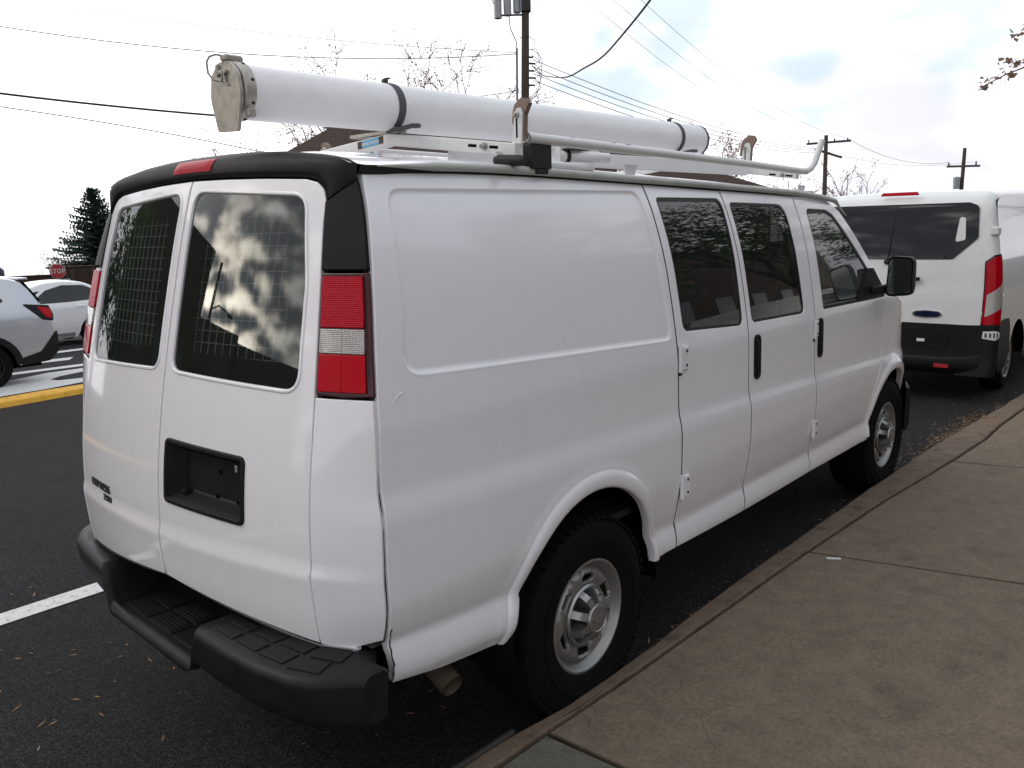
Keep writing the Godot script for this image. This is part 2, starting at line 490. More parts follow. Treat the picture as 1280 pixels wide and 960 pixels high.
	p = mat("needle", lin(0.048, 0.092, 0.060), 0.85); tri_map(p, T.grain, 0.5, true)
	p = mat("pole_wood", lin(0.095, 0.072, 0.058), 0.92); p.albedo_texture = noise(0.03, 5, [[0.1, 0.35], [0.5, 0.8], [0.9, 1.0]], 512, 71); p.uv1_triplanar = true; p.uv1_scale = Vector3(3, 0.35, 3)
	mat("grey_conduit", lin(0.22, 0.24, 0.27), 0.5, 0.3)
	p = mat("transformer_grey", lin(0.33, 0.35, 0.37), 0.45, 0.2); tri_map(p, T.soft, 1.0)
	mat("cable_black", lin(0.02, 0.018, 0.02), 0.6)
	p = mat("shingle", lin(0.085, 0.045, 0.030), 0.9); tri_map(p, noise(0.06, 4, [[0.25, 0.35], [0.5, 0.7], [0.75, 1.0]], 512, 81), 0.22, true); over(p, T.grain, 0.3, true)
	p = mat("house_siding", lin(0.34, 0.31, 0.27), 0.85); tri_map(p, T.stain, 0.2, true)
	p = mat("dark_brick", lin(0.13, 0.075, 0.055), 0.9); tri_map(p, T.stain, 0.35, true); over(p, T.grain, 1.2, true)
	p = mat("brown_wall", lin(0.060, 0.040, 0.030), 0.9); tri_map(p, T.stain, 0.3, true)
	mat("window_dark", lin(0.02, 0.022, 0.026), 0.05)
	mat("trim_white", lin(0.6, 0.6, 0.58), 0.6)
	mat("sign_red", lin(0.42, 0.025, 0.035), 0.4)
	mat("galvanised", lin(0.38, 0.38, 0.38), 0.4, 0.6)
	mat("truck_blue", lin(0.05, 0.06, 0.09), 0.4)

func concrete_image() -> ImageTexture:   # worn broom-finished concrete: sand grain, pits, pebbles, faint blotches and a few hairline cracks
	var w := 1024
	var maps := []
	for q in [[0.35, 2, 3], [0.06, 4, 4], [0.012, 4, 5]]:
		var fn := FastNoiseLite.new(); fn.seed = q[2]; fn.frequency = q[0]; fn.fractal_octaves = q[1]; fn.noise_type = FastNoiseLite.TYPE_SIMPLEX_SMOOTH
		maps.append(fn.get_seamless_image(w, w, false, false, 0.1, false).get_data())
	var data := PackedByteArray(); data.resize(w * w * 3)
	var r := RandomNumberGenerator.new(); r.seed = 8
	for i in w * w:
		var g: float = 0.80 + (maps[0][i] - 128) / 128.0 * 0.10 + (maps[1][i] - 128) / 128.0 * 0.10 + (maps[2][i] - 128) / 128.0 * 0.07 + r.randf_range(-0.05, 0.05)
		data[i * 3] = int(clampf(g, 0, 1) * 255); data[i * 3 + 1] = int(clampf(g * 0.985, 0, 1) * 255); data[i * 3 + 2] = int(clampf(g * 0.965, 0, 1) * 255)
	var im := Image.create_from_data(w, w, false, Image.FORMAT_RGB8, data)
	for k in 900:
		var p := Vector2i(r.randi() % w, r.randi() % w); var t := r.randf()
		var c := Color(0.36, 0.33, 0.30) if t < 0.55 else (Color(0.97, 0.95, 0.92) if t < 0.8 else Color(0.55, 0.40, 0.30))
		im.fill_rect(Rect2i(p, Vector2i(r.randi_range(1, 4), r.randi_range(1, 3))), c)
	for k in 5:
		var p := Vector2(r.randf() * w, r.randf() * w); var a := r.randf() * TAU
		for i in r.randi_range(120, 420):
			a += r.randf_range(-0.25, 0.25); p += Vector2(cos(a), sin(a))
			im.set_pixel(posmod(int(p.x), w), posmod(int(p.y), w), Color(0.45, 0.42, 0.39))
	return ImageTexture.create_from_image(im)

func lens_normals() -> ImageTexture:   # the little square prisms of a lamp lens
	var im := Image.create(128, 128, false, Image.FORMAT_RGB8)
	for y in 128:
		for x in 128:
			var fx := (x % 16) / 15.0 * 2.0 - 1.0; var fy := (y % 16) / 15.0 * 2.0 - 1.0
			var q := Vector3(fx * 0.7, fy * 0.7, 1.0).normalized()
			im.set_pixel(x, y, Color(q.x * 0.5 + 0.5, q.y * 0.5 + 0.5, q.z * 0.5 + 0.5))
	return ImageTexture.create_from_image(im)

# ------------------------------------------------------------------ camera, sky, sun
func sky_image() -> ImageTexture:
	var w := 1024; var h := 512
	var n1 := FastNoiseLite.new(); n1.seed = 4; n1.frequency = 0.9; n1.fractal_octaves = 5; n1.noise_type = FastNoiseLite.TYPE_SIMPLEX_SMOOTH
	var n2 := FastNoiseLite.new(); n2.seed = 17; n2.frequency = 0.45; n2.fractal_octaves = 3; n2.noise_type = FastNoiseLite.TYPE_SIMPLEX_SMOOTH
	var im := Image.create(w, h, false, Image.FORMAT_RGBF)
	var glare := Vector3(-0.93, 0.12, -0.36).normalized()       # thin bright cloud to the left of the street
	var low_sun := Vector3(-0.80, 0.10, 0.60).normalized()      # the low sun behind broken cloud
	for y in h:
		var el := PI * 0.5 - (y + 0.5) / h * PI
		for x in w:
			var az := (x + 0.5) / w * TAU
			var d := Vector3(sin(az) * cos(el), sin(el), -cos(az) * cos(el))
			if d.y < 0.0: d = Vector3(d.x, 0.0, d.z).normalized()   # bright air down to the edge of the land
			var up := maxf(d.y, 0.0)
			var q := Vector3(d.x, 0.0, d.z) / (up + 0.22)
			var c1 := n1.get_noise_3d(q.x * 1.3 + q.z * 0.4, 1.7, q.z * 0.9) * 0.5 + 0.5
			var c2 := n2.get_noise_3d(q.x, 7.3, q.z * 0.7) * 0.5 + 0.5
			var cloud := clampf(c1 * 0.65 + c2 * 0.5, 0.0, 1.0)
			var toward := clampf(d.dot(glare) * 0.5 + 0.5, 0.0, 1.0)
			var back := smoothstep(-0.15, 0.85, d.z)
			var white := Color(1.26, 1.24, 1.31)
			var grey := Color(0.80, 0.805, 0.90)
			var c := grey.lerp(white, smoothstep(0.45, 0.66, cloud))
			var blue := smoothstep(0.47, 0.60, n2.get_noise_3d(q.x * 1.7, 33.0, q.z * 1.7) * 0.5 + 0.5) * smoothstep(0.10, 0.25, up)
			for gap in [[Vector3(-0.49, 0.195, -0.85), 0.055], [Vector3(-0.548, 0.150, -0.823), 0.045], [Vector3(-0.39, 0.142, -0.91), 0.04], [Vector3(-0.23, 0.20, -0.95), 0.05]]:
				var near := 0.62 - 0.5 * (d - (gap[0] as Vector3)).length() / (gap[1] as float) + (n1.get_noise_3d(q.x * 4.2, 51.0, q.z * 4.2)) * 1.1
				blue = maxf(blue, smoothstep(0.05, 0.55, near))
			c = c.lerp(Color(0.68, 0.90, 1.04), blue * 0.60)
			# heavier broken cloud behind the camera
			var c3 := n1.get_noise_3d(q.x * 4.4, 21.0, q.z * 4.4) * 0.5 + 0.5
			var dark := Color(0.38, 0.40, 0.44).lerp(Color(1.15, 1.15, 1.15), smoothstep(0.40, 0.74, c3 * 0.75 + c2 * 0.3)).lerp(Color(2.9, 2.9, 2.85), smoothstep(0.57, 0.78, c3))
			c = c.lerp(dark, back * 0.85)
			c += Color(1.0, 0.98, 0.97) * (1.0 * pow(toward, 9.0) * (1.0 - 0.85 * blue))
			c += Color(1.0, 0.90, 0.72) * (14.0 * pow(clampf(d.dot(low_sun), 0.0, 1.0), 55.0) * smoothstep(0.42, 0.66, c3))
			c.a = 1.0
			im.set_pixel(x, y, c)
	return ImageTexture.create_from_image(im)

func setting_light() -> void:
	var cam := Camera3D.new()
	cam.name = "camera"
	cam.transform = Transform3D(Basis(Vector3(0.76102, -0.02895, -0.64808), Vector3(-0.09597, 0.98299, -0.15661), Vector3(0.64159, 0.18138, 0.74530)).orthonormalized(), Vector3(2.732, 1.8536, 2.4977))
	cam.fov = 47.87; cam.near = 0.05; cam.far = 1500.0
	add_child(cam)
	var env := Environment.new()
	env.background_mode = Environment.BG_SKY
	var sm := PanoramaSkyMaterial.new()
	sm.panorama = sky_image()
	var sk := Sky.new(); sk.sky_material = sm
	env.sky = sk
	env.tonemap_mode = Environment.TONE_MAPPER_LINEAR
	env.tonemap_exposure = 1.0
	env.sdfgi_enabled = true; env.ssao_enabled = true; env.ssil_enabled = true
	var we := WorldEnvironment.new(); we.name = "environment"; we.environment = env
	add_child(we)
	var sun := DirectionalLight3D.new(); sun.name = "sun"
	sun.light_color = Color(1.0, 0.95, 0.88); sun.light_energy = 0.22; sun.light_angular_distance = 14.0; sun.shadow_enabled = true
	add_child(sun)
	sun.look_at_from_position(Vector3(-6, 7, 5), Vector3.ZERO)

# ------------------------------------------------------------------ the van's surfaces
const SY := [0.36, 0.42, 0.450, 0.485, 0.53, 0.563, 0.582, 0.63, 0.72, 0.80, 0.96, 0.985, 1.01, 1.05, 1.08, 1.18, 1.315, 1.60, 1.75, 1.90, 2.00, 2.08]
const SX := [0.89, 0.922, 0.938, 0.9435, 0.9385, 0.9295, 0.9305, 0.942, 0.957, 0.966, 0.968, 0.9665, 0.9625, 0.9535, 0.9505, 0.9485, 0.944, 0.900, 0.866, 0.817, 0.77, 0.725]
const RY := [0.60, 0.715, 0.80, 0.909, 1.046, 1.154, 1.312, 1.535, 1.756, 1.873, 1.991, 2.06]
const RZ := [1.135, 1.153, 1.160, 1.166, 1.157, 1.143, 1.115, 1.066, 1.011, 0.979, 0.942, 0.915]
var stab := PackedFloat32Array()
var rtab := PackedFloat32Array()

func hermite(ks: Array, vs: Array, x: float) -> float:
	var k := ks.size()
	if x <= ks[0]: return vs[0] + (x - ks[0]) * (vs[1] - vs[0]) / (ks[1] - ks[0])
	if x >= ks[k - 1]: return vs[k - 1] + (x - ks[k - 1]) * (vs[k - 1] - vs[k - 2]) / (ks[k - 1] - ks[k - 2])
	var i := 0
	while x > ks[i + 1]: i += 1
	var tang := func(j: int) -> float:
		var a := maxi(j - 1, 0); var b := mini(j + 1, k - 1)
		return (vs[b] - vs[a]) / (ks[b] - ks[a])
	var h: float = ks[i + 1] - ks[i]
	var t: float = (x - ks[i]) / h
	var t2 := t * t; var t3 := t2 * t
	return (2 * t3 - 3 * t2 + 1) * vs[i] + (t3 - 2 * t2 + t) * h * tang.call(i) + (-2 * t3 + 3 * t2) * vs[i + 1] + (t3 - t2) * h * tang.call(i + 1)

func tables() -> void:
	for i in 2001:
		var y := 0.2 + i * 0.001
		stab.append(hermite(SY, SX, y)); rtab.append(hermite(RY, RZ, y))

func look(tab: PackedFloat32Array, y: float) -> float:
	var t := clampf((y - 0.2) * 1000.0, 0.0, 1998.0)
	var i := int(t)
	return lerpf(tab[i], tab[i + 1], t - i)

func gutter(z: float) -> float:
	return hermite([-2.9, -2.67, -2.24, -1.32, -0.64, 0.3, 0.9], [1.895, 1.93, 1.968, 1.997, 2.014, 2.034, 2.026], z)

func sill_shift(z: float) -> float:
	return 0.061 * (z + 0.6) if z > -0.6 else 0.009 * (z + 0.6)

func side_x(z: float, y: float) -> float:
	var t := y - 0.036 * (z + 0.64) * smoothstep(0.75, 0.92, y) * (1.0 - smoothstep(1.12, 1.35, y))
	t -= sill_shift(z) * (1.0 - smoothstep(0.62, 0.80, y))
	var x := look(stab, t)
	if z > 0.4: x -= 0.030 * (z - 0.4) * (z - 0.4) / 0.36
	if z < -3.45: x -= 0.42 * (z + 3.45) * (z + 3.45)
	return x

func arch_bump(z: float, y: float) -> float:
	var b := 0.0
	for a in [[0.0, 0.44, 0.452], [-3.45, 0.44, 0.405]]:
		if absf(z - a[0]) > 0.75 or y > 1.1: continue
		var d: float = Vector2(z - a[0], y - a[1]).length() - a[2] if y > a[1] else absf(z - a[0]) - a[2]
		b += 0.004 * smoothstep(0.10, 0.06, d)
	return b

func pressed(z: float, y: float, c: Array, soft: float) -> float:   # 0 outside, 1 inside a rounded four-sided field (corners clockwise seen with z to the left)
	var p := Vector2(z, y)
	var inside := 1.0
	var s := 0.0
	for i in 4:
		var a: Vector2 = c[i]; var e: Vector2 = c[(i + 1) % 4] - a
		var d := -e.normalized().cross(p - a)
		s += exp(-d * 62.0)
	var sd := -log(s) / 62.0
	return smoothstep(-soft * 0.5, soft * 0.5, sd)

var field_r := [Vector2(0.775, 1.975), Vector2(0.862, 1.428), Vector2(-0.612, 1.36), Vector2(-0.585, 1.98)]
var field_l := [Vector2(-0.72, 1.97), Vector2(-0.72, 1.36), Vector2(-1.98, 1.33), Vector2(-1.98, 1.93)]

func side_right(q: Vector2) -> Vector3:
	return Vector3(side_x(q.x, q.y) + arch_bump(q.x, q.y), q.y, q.x)

func quarter_right(q: Vector2) -> Vector3:
	return Vector3(side_x(q.x, q.y) + arch_bump(q.x, q.y) - 0.008 * pressed(q.x, q.y, field_r, 0.026), q.y, q.x)

func quarter_left(q: Vector2) -> Vector3:
	return Vector3(-(side_x(q.x, q.y) + arch_bump(q.x, q.y) - 0.009 * pressed(q.x, q.y, field_r, 0.03) - 0.009 * pressed(q.x, q.y, field_l, 0.03)), q.y, q.x)

func side_left(q: Vector2) -> Vector3:
	return Vector3(-(side_x(q.x, q.y) + arch_bump(q.x, q.y)), q.y, q.x)

func rear_edge_z(y: float) -> float:   # where the rear corner meets the side panel
	return hermite([0.55, 0.65, 0.87, 1.16, 1.40, 1.735, 1.90, 2.00], [0.966, 0.976, 0.990, 0.980, 0.964, 0.906, 0.866, 0.842], y)

func rear_z(x: float, y: float) -> float:
	var ax := absf(x)
	var sag := 0.14 * x * x if ax < 0.72 else 0.0726 + 0.12 * (ax - 0.72)
	var z := look(rtab, y) - sag + 0.011 * smoothstep(0.905, 0.858, y)
	return z

func rear_face(q: Vector2) -> Vector3:
	return Vector3(q.x, q.y, rear_z(q.x, q.y))

func door_edge(y: float) -> float:
	return hermite([0.60, 0.80, 1.03, 1.386, 1.737, 2.0], [0.737, 0.737, 0.732, 0.722, 0.690, 0.655], y)

func corner_point(q: Vector2, side: float) -> Vector3:   # q.x: 0 at the door, 1 at the side panel
	var x0 := door_edge(q.y); var x1 := side_x(0.96, q.y)
	var x := lerpf(x0, x1, q.x)
	var z0 := rear_z(x0, q.y)
	var over := z0 - 0.2 * (x1 - x0) - rear_edge_z(q.y)
	return Vector3(x * side, q.y, z0 - 0.2 * (x - x0) - over * pow(clampf(q.x, 0.0, 1.2), 1.45))

func corner_right(q: Vector2) -> Vector3: return corner_point(q, 1.0)
func corner_left(q: Vector2) -> Vector3: return corner_point(q, -1.0)

func roof_y(x: float, z: float) -> float:
	var t := absf(x) / 0.775
	var y := gutter(z) + 0.068 * (1.0 - pow(t, 2.6)) + 0.012 * (1.0 - smoothstep(0.90, 1.0, t))
	for r in [-0.42, -0.14, 0.14, 0.42]:
		y += 0.006 * smoothstep(0.05, 0.03, absf(x - r)) * smoothstep(0.80, 0.70, z) * smoothstep(-2.6, -2.4, z)
	return y

const REF := Vector3(0, 1.2, -1.2)

func windows_glass(called: String, poly: PackedVector2Array, f: Callable, m: Material, parent: Node, off := 0.007) -> MeshInstance3D:
	var o := panel(called, inset(ccw(poly), -0.004), [], f, m, parent, REF, 0.09, 0.0, 0.0, off)
	return o

func arch_outline(c: Vector2, r: float, y0: float, from_rear: bool) -> Array:   # points over a wheel arch
	var a0 := asin((y0 - c.y) / r)
	var o := []
	for i in 61:
		var a := lerpf(a0, PI - a0, i / 60.0)
		o.append([c.x + cos(a) * r, c.y + sin(a) * r])
	if not from_rear: o.reverse()
	return o

func top_line(z0: float, z1: float, down: float) -> Array:
	var o := []
	for i in 9:
		var z := lerpf(z0, z1, i / 8.0)
		o.append([z, gutter(z) - down])
	return o

func build_van() -> void:
	var van := thing("cargo_van", "large white cargo van parked at the kerb with a ladder rack on its roof", "van")
	var paint: Material = M.van_paint
	# --- right side
	var qo := []
	for i in 15:
		var y := lerpf(2.012, 0.545, i / 14.0)
		qo.append([rear_edge_z(y) - 0.011, y])
	qo.append([0.958, 0.528])
	qo.append_array([[0.755, 0.491], [0.56, 0.473], [0.455, 0.468]])
	qo.append_array(arch_outline(Vector2(0, 0.44), 0.448, 0.466, true))
	qo.append_array([[-0.452, 0.463], [-0.635, 0.461], [-0.635, 0.8], [-0.635, 1.3], [-0.635, 1.7], [-0.635, 2.0]])
	qo.append_array(top_line(-0.635, 0.84, 0.014).slice(0))
	var quarter := pv(qo)
	var qm := MB.new()
	var fo1 := dense(ccw(rounded(PackedVector2Array(field_r), [0.075, 0.075, 0.055, 0.065], 9)), 0.02)
	panel("q", quarter, [fo1], side_right, paint, null, REF, 0.016, 0.004, 0.03, 0.0, qm, true)
	var ringrows := []
	for j in 9:
		var t := j / 8.0
		var row := PackedVector3Array()
		var dep := 0.0075 * (t * t * (3.0 - 2.0 * t)) - 0.0015 * sin(PI * minf(t * 2.0, 1.0))
		for q in inset(fo1, 0.026 * t): row.append(side_right(q) - Vector3(dep, 0, 0))
		ringrows.append(row)
	qm.grid(ringrows, true)
	panel("q", inset(fo1, 0.026), [], func(q: Vector2) -> Vector3: return side_right(q) - Vector3(0.0075, 0, 0), paint, null, REF, 0.03, 0.0, 0.0, 0.0, qm)
	put("rear_side_panel", qm, paint, van)
	panel("rear_side_panel", quarter, [], quarter_left, paint, van, REF, 0.025, 0.004, 0.03)
	for arch in [[0.0, 0.448], [-3.45, 0.402]]:
		for s in [1.0, -1.0]:
			var am := MB.new()
			var arows := []
			for i in 73:
				var a := lerpf(0.045, PI - (0.045 if arch[0] > -1.0 else 0.32), i / 72.0)
				var row := PackedVector3Array()
				var widen := 1.0 - 0.35 * pow(absf(cos(a)), 6.0)
				for q in [[0.072, -0.001], [0.064, 0.002], [0.056, 0.0075], [0.048, 0.012], [0.036, 0.0145], [0.020, 0.0140], [0.008, 0.0120], [0.001, 0.008], [-0.003, 0.002], [-0.003, -0.02]]:
					var rad: float = arch[1] + q[0] * widen
					var zz: float = arch[0] + cos(a) * rad; var yy: float = 0.44 + sin(a) * rad
					row.append(Vector3(s * (side_x(zz, maxf(yy, 0.45)) + arch_bump(zz, yy) * 0.6 + q[1]), yy, zz))
				arows.append(row)
			am.grid(arows)
			put("wheel_arch_lip", am, paint, van)
	# side doors
	var w1 := rounded(pv([[-0.697, 1.947], [-0.700, 1.392], [-1.252, 1.360], [-1.277, 1.945]]), [0.03, 0.045, 0.045, 0.05])
	var w2 := rounded(pv([[-1.343, 1.927], [-1.343, 1.362], [-1.973, 1.348], [-1.962, 1.915]]), [0.04, 0.045, 0.045, 0.09])
	var w3 := rounded(pv([[-2.226, 1.893], [-2.228, 1.343], [-3.285, 1.330], [-3.02, 1.505], [-2.60, 1.857], [-2.52, 1.883]]), [0.05, 0.03, 0.015, 0.02, 0.05, 0.03])
	var d1 := pv([[-0.646, 2.0], [-0.646, 0.461], [-0.95, 0.452], [-1.2945, 0.444], [-1.2945, 1.2], [-1.2945, 1.98]])
	var d2 := pv([[-1.3055, 1.982], [-1.3055, 0.444], [-1.7, 0.444], [-2.1045, 0.446], [-2.1045, 1.2], [-2.1045, 1.957]])
	var d3 := pv([[-2.1155, 1.957], [-2.1155, 0.446], [-2.6, 0.440], [-2.985, 0.437], [-3.0, 0.60], [-3.06, 0.76], [-3.16, 0.89], [-3.22, 1.0], [-3.25, 1.18], [-3.325, 1.338], [-3.10, 1.52], [-2.72, 1.872], [-2.655, 1.905], [-2.5, 1.93], [-2.3, 1.952]])
	for spec in [[d1, w1, "side_door"], [d2, w2, "side_door"], [d3, w3, "front_door"]]:
		var dr := panel(spec[2], spec[0], [spec[1]], side_right, paint, van, REF, 0.022, 0.003, 0.03)
		var gl: Material = M.front_glass if spec[2] == "front_door" else M.side_glass
		windows_glass("window", spec[1], side_right, gl, dr)
		var ring := MB.new()
		panel("seal", spec[1], [inset(ccw(spec[1]), 0.012 if spec[2] == "side_door" else 0.018)], side_right, M.rubber_seal, dr, REF, 0.05, 0.0, 0.0, 0.005, ring)
		put("seal", ring, M.rubber_seal, dr)
		if spec[2] == "front_door": van.move_child(dr, -1)
	var doors := [van.get_node("side_door"), van.get_node("side_door_001"), van.get_node("front_door")]
	for sz in [-0.641, -1.300, -2.110]:
		var sm := MB.new()
		var r0 := PackedVector3Array(); var r1 := PackedVector3Array()
		for i in 40:
			var y := lerpf(0.455, gutter(sz) - 0.02, i / 39.0)
			var x := side_x(sz, y) - 0.0035
			r0.append(Vector3(x, y, sz + 0.0062)); r1.append(Vector3(x, y, sz - 0.0062))
		sm.grid([r0, r1])
		put("door_seal", sm, M.rubber_seal, van)
	# handles: an upright black bowl with a grip in it
	for hs in [[doors[1], -1.386], [doors[2], -2.178]]:
		var o := rounded(pv([[hs[1] - 0.036, 1.085], [hs[1] + 0.036, 1.085], [hs[1] + 0.036, 1.302], [hs[1] - 0.036, 1.302]]), 0.034, 6)
		var hm := MB.new()
		panel("h", o, [inset(ccw(o), 0.016)], side_right, M.black_plastic, null, REF, 0.02, 0.003, 0.01, -0.006, hm)
		panel("h", inset(ccw(o), 0.014), [], side_right, M.black_plastic, null, REF, 0.03, 0.0, 0.0, -0.001, hm)
		var hx := side_x(hs[1], 1.2)
		hm.box(Vector3(hx + 0.006, 1.205, hs[1] + 0.006), Vector3(0.012, 0.14, 0.026), 0.005)
		hm.lathe(PackedVector2Array([Vector2(0.010, -0.004), Vector2(0.010, 0.008), Vector2(0.0, 0.008)]), Vector3(hx + 0.003, 1.113, hs[1]), Vector3.RIGHT, 12)
		put("handle", hm, M.black_plastic, hs[0])
	# hinges
	for hs in [[doors[0], -0.672, 1.285, 0.062, 0.10], [doors[0], -0.668, 0.735, 0.060, 0.095], [doors[1], -2.100, 1.252, 0.034, 0.09], [doors[1], -2.100, 0.700, 0.036, 0.085]]:
		var hb := MB.new()
		var hx := side_x(hs[1], hs[2])
		hb.box(Vector3(hx + 0.006, hs[2], hs[1]), Vector3(0.022, hs[4], hs[3]), 0.005)
		hb.lathe(PackedVector2Array([Vector2(0, 0), Vector2(0.009, 0), Vector2(0.009, hs[4] + 0.012), Vector2(0, hs[4] + 0.012)]), Vector3(hx + 0.009, hs[2] - hs[4] * 0.5 - 0.006, hs[1] + hs[3] * 0.5), Vector3.UP, 12)
		var hg := put("hinge", hb, paint, hs[0])
		for k in [-0.3, 0.3]:
			var dk := MB.new()
			dk.box(Vector3(hx + 0.018, hs[2] + k * hs[4], hs[1] - 0.1 * hs[3]), Vector3(0.004, 0.012, 0.012), 0.002)
			put("bolt", dk, M.rubber_seal, hg)
		var dk := MB.new()
		dk.box(Vector3(hx + 0.001, hs[2] + (0.06 if hs[2] < 1.0 else -0.058), hs[1] + hs[3] * 0.3), Vector3(0.006, 0.03, 0.02), 0.002)
		put("hinge_slot", dk, M.rubber_seal, hg)
	# front fender, both sides
	var fo := [[-3.330, 1.338], [-3.256, 1.18], [-3.226, 1.0], [-3.168, 0.885], [-3.068, 0.755], [-3.008, 0.595], [-2.992, 0.437], [-3.045, 0.437]]
	fo.append_array(arch_outline(Vector2(-3.45, 0.44), 0.402, 0.445, true))
	fo.append_array([[-3.86, 0.52], [-4.02, 0.60], [-4.08, 0.75], [-4.09, 0.95], [-4.06, 1.10], [-3.9, 1.20], [-3.6, 1.285]])
	panel("front_fender", pv(fo), [], side_right, paint, van, REF, 0.03, 0.004, 0.03)
	panel("front_fender", pv(fo), [], side_left, paint, van, REF, 0.05, 0.004, 0.03)
	# left side: a plain panel and the driver's door
	var lm := pv([[-0.644, 2.0], [-0.644, 0.461], [-1.3, 0.444], [-2.106, 0.446], [-2.106, 1.957], [-1.3, 1.982]])
	panel("middle_side_panel", lm, [], quarter_left, paint, van, REF, 0.04, 0.004, 0.03)
	var ld := panel("driver_door", d3, [w3], side_left, paint, van, REF, 0.05, 0.004, 0.03)
	windows_glass("window", w3, side_left, M.front_glass, ld)
	# --- roof
	var rm := MB.new()
	var rows := []
	for j in 50:
		var z := lerpf(0.862, -2.74, j / 49.0)
		var row := PackedVector3Array()
		for i in 45:
			var xm := lerpf(0.775, 0.735, smoothstep(0.76, 0.87, z))
			var x := lerpf(-xm, xm, i / 44.0)
			row.append(Vector3(x, roof_y(x, z), z))
		rows.append(row)
	rm.grid(rows)
	put("roof", rm, paint, van)
	for s in [1.0, -1.0]:
		var dm := MB.new()
		var path := PackedVector3Array()
		for j in 30:
			var z := lerpf(0.79, -2.66, j / 29.0)
			path.append(Vector3(s * (look(stab, gutter(z) - 0.012) + 0.012), gutter(z) + 0.004, z))
		path.append(Vector3(s * (look(stab, gutter(-2.66) - 0.04) - 0.004), gutter(-2.66) - 0.025, -2.735))
		path.append(Vector3(s * (look(stab, gutter(-2.66) - 0.10) - 0.012), gutter(-2.66) - 0.085, -2.83))
		var rad := PackedFloat32Array()
		for j in path.size(): rad.append(clampf(minf(j * 0.008, (path.size() - 1 - j) * 0.006 + 0.002), 0.002, 0.015))
		dm.tube(path, rad, 8)
		put("drip_rail", dm, M.rail_paint, van)
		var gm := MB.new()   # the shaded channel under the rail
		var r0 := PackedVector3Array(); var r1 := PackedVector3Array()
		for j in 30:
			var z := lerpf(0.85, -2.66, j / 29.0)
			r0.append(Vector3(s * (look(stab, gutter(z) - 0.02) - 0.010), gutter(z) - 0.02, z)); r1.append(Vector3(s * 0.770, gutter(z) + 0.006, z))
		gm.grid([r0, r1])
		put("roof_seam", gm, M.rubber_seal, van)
	# --- windscreen, hood, nose
	var wm := MB.new()
	rows = []
	for j in 9:
		var t := j / 8.0
		var row := PackedVector3Array()
		for i in 17:
			var u := lerpf(-1.0, 1.0, i / 16.0)
			var a := Vector3(u * 0.765, gutter(-2.72) + 0.068 * (1.0 - pow(absf(u), 2.6)), -2.74 + 0.05 * u * u)
			var b := Vector3(u * 0.90, 1.335, -3.48 + 0.16 * u * u)
			row.append(a.lerp(b, t) + Vector3(0, 0.03, -0.02) * sin(PI * t))
		rows.append(row)
	wm.grid(rows)
	put("windscreen", wm, M.front_glass, van)
	var hm2 := MB.new()
	rows = []
	for j in 11:
		var t := j / 10.0
		var row := PackedVector3Array()
		for i in 17:
			var u := lerpf(-1.0, 1.0, i / 16.0)
			var z := lerpf(-3.33, -4.10, t) - (1.0 - u * u) * lerpf(0.14, 0.10, t)
			var zs := minf(z, -3.33)
			row.append(Vector3(u * (side_x(maxf(z, -4.07), 1.2) - 0.012), lerpf(1.338, 1.125, t * t * 0.6 + t * 0.4) + 0.05 * (1.0 - u * u) * (1.0 - t * 0.5), z))
		rows.append(row)
	hm2.grid(rows)
	put("hood", hm2, paint, van)
	var nm := MB.new()
	rows = []
	for j in 9:
		var y := lerpf(1.12, 0.55, j / 8.0)
		var row := PackedVector3Array()
		for i in 17:
			var u := lerpf(-1.0, 1.0, i / 16.0)
			row.append(Vector3(u * 0.80, y, -4.10 - 0.11 * (1.0 - u * u) - 0.02 * sin(PI * j / 8.0)))
		rows.append(row)
	nm.grid(rows)
	put("nose_panel", nm, paint, van)
	var gm2 := MB.new()
	gm2.box(Vector3(0, 0.93, -4.215), Vector3(0.98, 0.24, 0.05), 0.02)
	for k in 4: gm2.box(Vector3(0, 0.84 + k * 0.06, -4.245), Vector3(0.96, 0.018, 0.02), 0.004)
	put("grille", gm2, M.black_plastic, van)
	for s in [1.0, -1.0]:
		var lm2 := MB.new()
		lm2.box(Vector3(s * 0.645, 0.95, -4.155), Vector3(0.26, 0.19, 0.07), 0.025, Basis(Vector3.UP, s * -0.22))
		put("headlight", lm2, M.clear_lens, van)
	var fb := MB.new()
	rows = []
	for i in 25:
		var u := lerpf(-1.0, 1.0, i / 24.0)
		var e := pow(absf(u), 8.0)
		var z := -4.22 + 0.10 * u * u + 0.36 * e
		var x := u * 0.972 - 0.01 * u
		var row := PackedVector3Array()
		for q in [[0.0, 0.66], [-0.09, 0.655], [-0.115, 0.62], [-0.115, 0.42], [-0.07, 0.36], [0.02, 0.35]]:
			row.append(Vector3(x * (1.0 - q[0] * 0.2 * e), q[1], z + q[0] * (1.0 - e * 0.8)))
		rows.append(row)
	fb.grid(rows)
	for e in [0, 24]: fb.fan(rows[e])
	put("front_bumper", fb, M.bumper_plastic, van)
	# --- mirrors
	for s in [1.0, -1.0]:
		var mm := MB.new()
		var o := Vector3(s * 1.085, 1.475, -3.06)
		var mo := rounded(pv([[-0.075, -0.125], [0.075, -0.115], [0.075, 0.115], [-0.060, 0.122]]), 0.035, 4)
		var ringf := []
		for q in [[0.0, 0.92], [0.01, 1.0], [-0.05, 1.0], [-0.10, 0.86], [-0.125, 0.55], [-0.13, 0.0]]:
			var row := PackedVector3Array()
			for w in mo: row.append(o + Vector3(s * w.x * q[1], w.y * q[1], q[0] - 0.12 * w.x))
			ringf.append(row)
		mm.grid(ringf, true)
		mm.bar(o + Vector3(-s * 0.06, -0.075, -0.05), Vector3(s * 0.925, 1.385, -3.02), 0.06, 0.05, Vector3.UP, 0.012)
